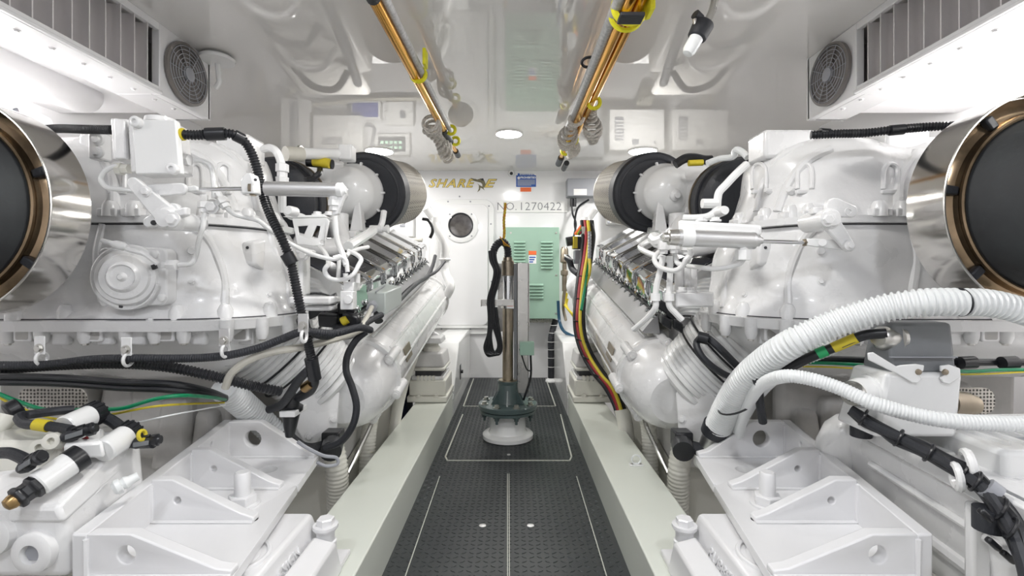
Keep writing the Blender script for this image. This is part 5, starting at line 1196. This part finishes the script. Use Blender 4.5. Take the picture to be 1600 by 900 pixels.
un = MB(); un.lathe(W(441,262,1.39),(0,0,-1),[(-.012,.012),(-.010,.018),(.012,.018),(.014,.014),(.026,.014),(.028,.018),(.05,.016)],6); un.build('pipe_union','paint',label='white hex union on the bent pipe at the left turbo boot',cat='union')
sh = thing('coolant_hose','grey silicone hose with steel clamp and white pipe above the left turbo','hose',W(490,245,1.75))
MB().cyl(W(446,240,1.7),W(472,241,1.75),.026).build('silicone_hose','pvc_dirty',sh)
MB().cyl(W(468,240,1.75),W(472,240,1.75),.029).build('hose_clamp','steel',sh)
MB().cyl(W(472,240,1.75),W(530,241,1.9),.021).build('white_pipe','paint_smooth',sh)
MB().box(W(528,249,1.88),W(557,231,1.94)).build('end_block','paint_smooth',sh,bevel=.006)
yb = thing('yellow_plug','black and yellow plug behind the left compressor housing','plug',W(505,262,1.85))
MB().cyl(W(480,253,1.85),W(520,257,1.85),.018).build('plug_body','plastic_black',yb); MB().cyl(W(490,252,1.83),W(515,255.5,1.83),.0185,n=20).build('yellow_band','yellow',yb)
MB().tube(pline([(500,262,1.85),(499,270,1.8),(490,278,1.78),(478,282,1.75)]),.011,8).build('lead','cable_black',yb)
cable('pipe','white pipe crossing behind the silver cylinder toward the left compressor','pipe',[(545,385,1.55),(556,378,1.6),(572,368,1.7),(583,360,1.8)],.017,'paint_smooth')
fs = thing('fuel_fitting','small white fitting under the left air filter boot','fitting',W(596,362,1.95))
MB().tube(pline([(600,330,1.98),(597,348,1.96),(592,358,1.95)]),.012,10).build('stem','paint',fs); MB().lathe(W(590,358,1.94),(1,-.1,0),[(-.03,.016),(.02,.016),(.022,.011),(.035,.011),(.036,.017),(.045,.017)],12).build('nut','paint',fs)
jb = thing('junction_box','light grey junction box with cable gland on the left engine manifold','box',W(600,492,1.72))
q = [V((-.50,1.66,0)),V((-.40,1.66,0))]
a, c = W(574,492,1.62), W(600,456,1.62)
Px = [W(574,490,1.60),W(603,492,1.60)]
o = MB().hexa([W(574,488,1.60),W(602,492,1.58),W(628,476,1.74),W(600,474,1.76),W(574,456,1.60),W(602,457,1.58),W(628,447,1.74),W(600,443,1.76)]).build('case','grey_plastic',jb,bevel=.004)
MB().hexa([W(586,456.5,1.588),W(588,456.6,1.586),W(602,447,1.71),W(600,447,1.71),W(586,455.5,1.588),W(588,455.6,1.586),W(602,446,1.71),W(600,446,1.71)]).build('lid_line','grey_mid',jb)
MB().cyl(W(583,476,1.60),W(580,482,1.56),.017,n=8).build('gland','grey_mid',jb)
MB().tube(pline([(581,480,1.56),(575,492,1.5),(568,505,1.45),(565,513,1.42)]),.0075,10).build('cable','pvc_dirty',jb)
MB().cyl(W(590,490,1.6),W(592,502,1.58),.014).build('gland','plastic_black',jb)
# dark connector cluster near (520,490)
dc = thing('sensor_plugs','cluster of black plugs with yellow collar below the cube valve','plugs',W(530,505,1.5))
for i,(x,y,w_,h_,Y) in enumerate(((505,478,.09,.06,1.56),(524,492,.07,.05,1.50),(542,480,.05,.04,1.48),(515,500,.06,.035,1.46),(550,500,.05,.03,1.45))):
    MB().obox(W(x,y,Y),(w_,h_,.04),(1,.1,.5-.2*i),(0,-.2,1)).build('plug','plastic_black',dc,bevel=.006)
MB().cyl(W(535,503,1.44),W(544,498,1.44),.014).build('yellow_collar','yellow',dc)
for k in range(3): MB().tube(pline([(500+8*k,470,1.6),(512+7*k,490,1.52),(520+9*k,508,1.46),(545+6*k,514,1.42)]),.008,8).build('lead','rubber',dc)
cable('wire_loom','short black loom from the plug cluster to the S shaped hose','loom',[(480,517,1.22),(505,525,1.28),(535,522,1.36),(560,512,1.42),(580,500,1.5),(596,492,1.56)],.010,'rubber')
sn = thing('pressure_sensor','black round pressure sensor on a white tab below the left bellows','sensor',W(460,650,1.4))
MB().lathe(W(455,640,1.38),(.1,-.1,1),[(-.08,.012),(-.05,.018),(-.005,.026),(.0,.032),(.01,.032),(.012,.022),(.03,.022),(.04,.016),(.05,.010)],18).build('sensor_body','plastic_black',sn)
MB().box(W(436,643,1.34),W(480,640,1.42)).build('tab','paint',sn,bevel=.002)
MB().tube(pline([(460,628,1.38),(470,616,1.36),(480,606,1.32)]),.010,8).build('lead','rubber',sn)
cable('wire_loom','grey wires coiled below the left end housing','wires',[(465,690,1.36),(480,700,1.36),(505,712,1.38),(525,715,1.4),(527,725,1.4),(510,728,1.39),(495,722,1.38)],.005,'grey_mid')
cable('black_cable','black wires along the far left manifold toward the porthole','cable',[(622,470,1.9),(640,452,2.2),(655,440,2.5),(668,432,2.8),(676,415,3.0),(680,400,3.1)],.012,'rubber')
cable('black_cable','thin black wire rising over the far left manifold','cable',[(668,432,2.8),(682,424,2.9),(695,408,3.0)],.009,'rubber')
cable('black_cable','black wire looping behind the left air filter','cable',[(660,342,3.0),(670,345,3.0),(676,360,3.0),(672,372,3.0)],.010,'cable_black')
# ================================================================ right side looms and hoses
H = thing('corrugated_hose','thick white ribbed hose arching over the right foreground','hose',W(1120,690,1.3))
p_ = [(1640,500,.98),(1560,476,.99),(1500,472,1.0),(1440,473,1.02),(1390,480,1.05),(1340,494,1.08),(1290,512,1.11),(1240,535,1.14),(1195,565,1.22),(1160,598,1.32),(1137,635,1.44),(1122,668,1.54)]
MB().tube(pline(p_),(.0270,.0420),24,corr=.0112,depth=.15).build('ribbed_tube','pvc_white',H)
MB().tube(pline([(1124,660,1.53),(1112,688,1.57),(1100,725,1.62)]),.034,20).build('smooth_end','aluminium',H)
MB().cyl(W(1122,664,1.535),W(1117,677,1.55),.044,n=24).build('black_clamp','rubber',H)
MB().torus(W(1500,472,1.0),(1,0,.05),.0275,.0028,24,6).build('cable_tie','cable_black',H)
cable('corrugated_hose','thinner white hose drooping behind the connector across the right foreground','hose',[(1640,662,.93),(1560,662,.95),(1480,657,.97),(1420,646,1.0),(1360,628,1.03),(1310,606,1.07),(1265,592,1.1),(1225,588,1.13),(1192,600,1.22),(1172,625,1.32),(1158,660,1.45),(1152,695,1.56)],.0160,'pvc_white',corr=.0065,n=16,depth=.08)
cable('corrugated_hose','white ribbed hose lying directly under the thick arching hose','hose',[(1300,540,1.17),(1240,565,1.19),(1195,600,1.30),(1168,635,1.42),(1146,680,1.55)],.021,'pvc_white',corr=.008,n=16,depth=.1)
MB().torus(W(1154,628,1.40),(.5,-.0,-.8),.062,.0028,28,6).build('cable_tie','cable_black',label='black cable tie around the white hoses beside the right tray',cat='cable tie')
L = thing('wire_loom','black ribbed loom lying along the crown of the right gearbox','loom',W(1380,212,1.25))
MB().tube(pline([(1267,211,1.30),(1310,209,1.28),(1350,208,1.27),(1395,203,1.25),(1440,199,1.24),(1480,197,1.22),(1503,199,1.2)]),.0115,14,corr=.0068,depth=.2).build('ribbed_tube','cable_black',L)
child_sleeve(L,(1390,204,1.25),(1412,202,1.245),.0135); child_sleeve(L,(1486,198,1.22),(1500,199,1.2),.0135); child_sleeve(L,(1281,206,1.29),(1296,207,1.29),.010,nm_='tie')
cable('wire_loom','black loom hooked over the right bellows','loom',[(1094,528,1.45),(1088,538,1.42),(1096,556,1.4),(1112,572,1.4),(1130,584,1.42),(1150,592,1.45)],.010,'rubber')
cable('wire_loom','black loom from the bellows clip to the thick hose, right','loom',[(1096,525,1.44),(1108,530,1.42),(1125,545,1.4),(1150,570,1.42),(1165,585,1.44)],.011,'rubber')
MB().cyl(W(1090,526,1.42),W(1106,530,1.41),.017).build('loom_clip','plastic_black',label='black clip ring holding the loom on the right bellows',cat='clip')
cable('black_cable','straight black cable behind the grey connector, right','cable',[(1200,572,1.22),(1240,566,1.2),(1300,562,1.19),(1380,564,1.19),(1500,566,1.2),(1640,566,1.2)],.009,'cable_black')
cable('green_wire','green wire running behind the grey connector, right','wire',[(1200,568,1.19),(1280,567,1.18),(1360,571,1.17),(1500,580,1.17),(1560,578,1.17),(1640,577,1.17)],.0042,'green_wire')
cable('yellow_wire','thin yellow wire under the green wire on the right','wire',[(1200,573,1.19),(1280,573,1.18),(1360,577,1.17),(1500,585,1.17),(1640,579,1.17)],.0022,'yellow')
for x,lab in ((1510,'black sleeve on the cable right of the grey connector'),(1575,'black sleeve on the cable at the right frame edge')):
    MB().cyl(W(x-10,567,1.185),W(x+12,566,1.185),.0155,n=16).build('cable_sleeve','plastic_black',label=lab,cat='sleeve')
cable('black_cable','black strap like cable hanging between hoses and right sump','cable',[(1186,600,1.3),(1187,625,1.3),(1192,660,1.32)],.011,'rubber')
bh = thing('black_harness','lumpy black taped harness sliding down over the right cooler trough','harness',W(1590,860,.8))
base = [(x,y,Y*.93) for x,y,Y in [(1330,640,1.16),(1352,658,1.13),(1378,672,1.09),(1402,684,1.05),(1440,702,1.0),(1475,722,.96),(1510,742,.92),(1538,765,.88),(1562,795,.85),(1582,830,.82),(1600,875,.79),(1610,920,.77)]]
for k,(dx,dy,r,m_) in enumerate(((0,0,.0095,'rubber'),(5,-6,.008,'cable_black'),(10,2,.0085,'rubber'),(-3,7,.007,'cable_black'),(14,10,.008,'cable_black'),(8,-2,.006,'rubber'))):
    random.seed(k); P = [(x+dx*(.4+i*.13)+random.uniform(-2,2),y+dy*(.5+i*.08)+random.uniform(-2,2),Y+.002*k) for i,(x,y,Y) in enumerate(base)]
    MB().tube(pline(P),r,9).build('strand',m_,bh)
for x,y,Y in ((1345,652,1.13),(1400,684,1.05),(1447,707,.99),(1500,737,.93),(1520,752,.90),(1560,795,.85),(1575,825,.82)):
    MB().torus(W(x+4,y,Y*.93),(1,-.8,-.6),.0175,.0028,20,6).build('tie','cable_black',bh)
MB().lathe(W(1540,760,.82),(1,-.8,-1),[(0,.0175),(.018,.0175)],16).build('grey_collar','grey_mid',bh)
for x,y in ((1540,805),(1552,850),(1575,870)): MB().obox(W(x,y,.775),(.026,.010,.010),(1,0,-.9),(0,-1,0)).build('plug','plastic_black',bh,bevel=.003)
clp = thing('round_cable_clamp','white double ring cable clamp in the right harness','clamp',W(1512,735,.86))
MB().torus(W(1513,728,.87),(1,-.5,.1),.024,.008,24,8).build('upper_ring','paint_smooth',clp); MB().torus(W(1495,745,.87),(1,-.5,.1),.020,.007,24,8).build('lower_ring','paint_smooth',clp)
# hydraulic cylinder right
hc = thing('shift_cylinder','silver hydraulic cylinder with white clamp bands across the right gearbox','cylinder',W(1120,374,1.22))
Y = 1.22
MB().cyl(W(1058,371,Y),W(1174,376,Y),.0215,n=28).build('barrel','aluminium',hc)
MB().lathe(W(1058,371,Y),(-1,0,0),[(0,.021),(.022,.0195),(.024,.013),(.035,.012),(.036,0)],24).build('end_cap','steel',hc)
MB().cyl(W(1064,371,Y),W(1082,372,Y),.0245,n=28).build('clamp_band','paint_smooth',hc)
MB().lathe(W(1172,376,Y),(1,0,0),[(0,.020),(.006,.022),(.010,.022),(.012,.015),(.022,.015),(.023,.009),(.03,.009)],20).build('rod_gland','aluminium',hc)
MB().cyl(W(1188,377,Y),W(1258,379,Y),.0052).build('rod','chrome',hc)
MB().lathe(W(1256,379,Y),(1,0,0),[(0,.010),(.006,.010),(.007,.006),(.012,.006)],6).build('lock_nut','steel_worn',hc)
MB().hexa([W(1060,363,Y+.0),W(1190,368,Y+.0),W(1190,368,Y+.06),W(1060,363,Y+.06),W(1060,344,Y+.0),W(1190,352,Y+.0),W(1190,352,Y+.06),W(1060,344,Y+.06)]).build('mount_bar','paint_smooth',hc,bevel=.006)
for x,y in ((1096,345),(1118,345)): MB().bolt(W(x,y,Y+.02),(0,0,1),.010).build('bar_bolt','paint',hc)
flatpoly([(1258,373),(1288,374),(1320,376),(1328,382),(1322,392),(1288,388),(1258,384)],Y,.010,'clevis','paint_smooth',hc)
MB().cyl(W(1285,379,Y-.010),W(1285,379,Y-.016),.009).build('clevis_pin','paint',hc)
MB().lathe(W(1161,385,Y),(0,0,-1),[(0,.012),(.008,.012),(.009,.018),(.034,.018),(.036,.013)],6).build('port_union','paint_smooth',hc)
lv = thing('shift_lever','white shift lever with clamp ears on the right gearbox upper flange','lever',W(1310,390,1.2))
bar(W(1290,342,1.20),W(1322,385,1.20),.022,.014,.014,'arm',lv)
MB().lathe(W(1292,343,1.20),(0,-1,0),[(-.08,.026),(.0,.026),(.014,.026),(.018,.020),(.026,.018),(.027,0)],24).build('pivot','paint',lv)
MB().bolt(W(1292,343,1.172),(0,-1,0),.012).build('pivot_bolt','paint',lv)
bar(W(1325,331,1.21),W(1300,325,1.21),.016,.024,.014,'clamp_ear',lv)
MB().lathe(W(1325,331,1.2),(0,-1,0),[(0,.012),(.006,.011),(.006,.005),(.002,.004)],16).build('ear_ring','paint',lv)
MB().box(W(1271,334,1.21),W(1287,325,1.23)).build('slit_block','paint',lv,bevel=.003)
MB().lathe(W(1322,384,1.19),(0,-1,0),[(0,.013),(.012,.012),(.013,.007),(.02,.007),(.02,0)],18).build('joint','paint',lv)
# pipes right
rp = [([(1166,257,1.42),(1150,272,1.40),(1135,288,1.40),(1124,300,1.4),(1121,312,1.4),(1119,328,1.4),(1108,338,1.4),(1090,341,1.4),(1068,341,1.42)],.0115,'bent white pipe across the near black turbo boot, right'),
 ([(1097,318,1.4),(1121,318,1.4)],.014,'short horizontal white stub pipe on the right turbo boot'),
 ([(1012,377,1.75),(1000,386,1.7),(1012,395,1.6),(1032,402,1.5),(1048,408,1.45)],.010,'white pipe elbow hanging under the right compressor foot'),
 ([(1038,388,1.45),(1025,398,1.43),(1023,408,1.42),(1032,418,1.4),(1052,423,1.38),(1066,416,1.37),(1072,405,1.36),(1082,395,1.36)],.0075,'white pipe loop over the right chrome covers'),
 ([(1054,390,1.42),(1055,402,1.42),(1060,412,1.4),(1072,412,1.38),(1078,400,1.36),(1078,388,1.35)],.0072,'short U shaped white pipe under the right cylinder'),
 ([(1036,400,1.42),(1031,425,1.42),(1026,445,1.42),(1024,465,1.42),(1024,480,1.42),(1012,496,1.45),(990,515,1.5)],.009,'outer white vertical pipe with clamp on the right engine'),
 ([(1047,400,1.42),(1047,430,1.42),(1045,460,1.42),(1046,478,1.42),(1056,490,1.42),(1066,500,1.42)],.009,'inner white vertical pipe with clamp on the right engine'),
 ([(1075,416,1.36),(1095,418,1.3),(1115,420,1.27),(1135,418,1.25),(1155,412,1.23),(1162,404,1.22)],.0068,'thin white pipe running to the union under the right cylinder'),
 ([(1038,362,1.5),(1045,370,1.5),(1030,378,1.55),(1022,372,1.6)],.022,'thick short elbow pipe at the right compressor foot')]
for pts,r,lab in rp: cable('pipe',lab,'pipe',pts,r,'paint_smooth')
for x,y,lab in ((1024,464,'white clamp on the outer vertical pipe'),(1046,464,'white clamp on the inner vertical pipe')):
    MB().cyl(W(x,470,1.42),W(x,458,1.42),.0145,n=18).build('pipe_clamp','paint_smooth',label=lab+', right engine',cat='clamp')
for x,y,lab in ((1053,385,'white hex union left of the right cylinder barrel'),(1073,387,'smaller white hex union under the right cylinder band'),(1037,386,'angled white union above the pipe loop, right')):
    MB().lathe(W(x,y,1.40),(0,0,-1),[(-.02,.013),(-.018,.017),(.008,.017),(.010,.012),(.02,.011)],6).build('pipe_union','paint',label=lab,cat='union')
for k,(x,y) in enumerate(((1075,452),(1090,447),(1064,462))): pass
cst = thing('pipe_cluster_block','white bolted casting beside the right gearbox below the pipes','casting',W(1075,478,1.45))
MB().box(W(1056,480,1.42),W(1100,455,1.5)).build('block','paint',cst,bevel=.006)
for x in (1065,1078): MB().bolt(W(x,455,1.44),(0,0,1),.014).build('bolt','paint',cst)
for x in (1061,1074,1082): MB().cyl(W(x,455,1.48),W(x,418,1.48),.014,n=14).build('stub','paint',cst)
dc = thing('sensor_plugs','dark plug cluster between the right covers and bellows','plugs',W(1040,500,1.6))
for i,(x,y) in enumerate(((1035,478),(1048,490),(1040,502),(1058,508))): MB().obox(W(x,y,1.6),(.04,.035,.035),(1,.1,-.6),(0,-.2,1)).build('plug','plastic_black',dc,bevel=.006)
yb = thing('yellow_plug','black and yellow plug behind the right compressor housing','plug',W(1090,255,1.9))
MB().tube(pline([(1055,257,1.9),(1070,248,1.9),(1085,247,1.9),(1100,250,1.9),(1112,250,1.9)]),.018,10).build('plug_body','plastic_black',yb); MB().cyl(W(1076,255,1.86),W(1098,254,1.86),.012,n=16).build('yellow_band','yellow',yb)
cable('pipe','pale twisted pipe behind the right near turbo boot','pipe',[(1105,255,1.7),(1125,248,1.7),(1145,245,1.65),(1150,234,1.62),(1160,238,1.6),(1168,246,1.58)],.011,'pvc_white')
MB().cyl(W(1172,234,1.55),W(1190,234,1.55),.014).build('filler_cap','plastic_black',label='small black cap left of the right gearbox crown',cat='fitting')
# coloured battery cables falling from the far right engine end
WB = thing('battery_cables','bundle of red, yellow, green and black cables falling along the right manifold','cables',W(975,640,2.3))
path = [(915,345,3.1),(917,372,3.05),(914,400,3.0),(909,430,2.9),(905,465,2.8),(903,500,2.7),(907,530,2.65),(918,558,2.6),(935,585,2.5),(952,605,2.42),(964,630,2.35),(971,655,2.3)]
for k,(dx,dz,r,m_) in enumerate(((-5,0,.012,'cable_black'),(-.5,.012,.012,'red'),(3.2,.03,.009,'yellow'),(6.5,.005,.010,'cable_black'),(-2.5,-.02,.012,'red'),(9,-.01,.009,'cable_black'),(1.3,.02,.004,'yellow'))):
    random.seed(k+5); w_ = [1.2,1.2,1.1,1,1,1,1,1.1,1.2,1.3,1,.8]
    MB().tube(pline([(x+dx*w_[i],y+random.uniform(-2,2)*0,Y-dz) for i,(x,y,Y) in enumerate(path)]),r,9).build('cable',m_,WB)
MB().tube(pline([(920,400,2.98),(916,430,2.88),(912,460,2.78),(908,485,2.7)]),.009,8).build('cable','green_wire',WB)
MB().tube(pline([(921,405,2.95),(921,425,2.9),(914,450,2.85),(910,480,2.75)]),.010,8).build('cable','yellow',WB)
for i in (3,4,5,6,7,8): 
    x,y,Y = path[i]; MB().torus(W(x+2,y,Y-.005),(.25*(i>5),-.2,1),.031,.0035,20,6).build('tie','cable_black',WB)
MB().tube(pline([(972,640,2.3),(977,665,2.28),(980,690,2.25)]),.036,14).build('sleeve','cream',WB)
rl = thing('relay_cluster','black and yellow plug cluster beside the far right air filter','plugs',W(900,420,3.1))
MB().cyl(W(885,378,3.1),W(897,376,3.1),.030).build('round_plug','plastic_black',rl)
MB().box(W(896,389,3.05),W(909,371,3.12)).build('square_plug','plastic_black',rl,bevel=.006)
MB().box(W(896,388,3.045),W(900,371,3.125)).build('yellow_lock','yellow',rl,bevel=.002)
MB().tube(pline([(885,402,3.1),(890,408,3.08),(894,420,3.06),(903,428,3.0)]),.020,12).build('ribbed_boot','rubber',rl)
MB().torus(W(889,402,3.08),(.5,-.3,1),.03,.006).build('hose_clamp','pvc_white',rl)
MB().box(W(898,412,3.06),W(908,392,3.14)).build('terminal','grey_mid',rl,bevel=.004)
for k in range(4): MB().tube(pline([(912,348,3.1),(906+k,356+k,3.08),(899+k*2,366,3.06)]),.009,7).build('lead',('orange','yellow','green_wire','red')[k],rl)
MB().tube(pline([(923,352,3.1),(926,370,3.05),(922,400,3.0),(918,430,2.95)]),.020,10).build('thick_lead','cable_black',rl)
MB().tube(pline([(921,362,3.0),(921,400,2.96),(920,412,2.95)]),.012,10,corr=.02).build('ribbed_lead','grey_mid',rl)
MB().hexa([(.455,3.05,1.02),(.475,3.05,1.02),(.475,3.2,1.02),(.455,3.2,1.02),(.455,3.05,1.19),(.475,3.05,1.19),(.475,3.2,1.19),(.455,3.2,1.19)]).build('white_panel','paint_smooth',rl)
# small clip base on the right girder
cb = thing('cable_clip','small white saddle clip screwed on the right girder','clip',FL(994,727,.148))
q = FL(994,727,.148); MB().box(q-V((.026,.012,0)),q+V((.026,.012,.005))).build('base','paint_smooth',cb,bevel=.001)
MB().torus(q+V((0,0,.022)),(0,1,0),.017,.0035,24,6).build('loop','pvc_white',cb)
for k in (-1,1): MB().bolt(q+V((k*.015,0,.005)),(0,0,1),.004).build('screw','steel',cb)
# dark bag beside the left forward mount
MB().hexa([(-.78,2.78,.0),(-.60,2.78,.0),(-.60,3.0,.0),(-.78,3.0,.0),(-.74,2.8,.44),(-.61,2.8,.40),(-.61,2.98,.40),(-.74,2.98,.44)]).build('hanging_cloth','navy',bevel=.03,label='dark navy cloth hanging behind the far left mount',cat='cloth')
MB().tube(pline([(617,579,2.5),(630,574,2.55),(642,570,2.6)]),.014,10).build('red_handle','red',label='small red handle beside the dark cloth at the far left mount',cat='handle')
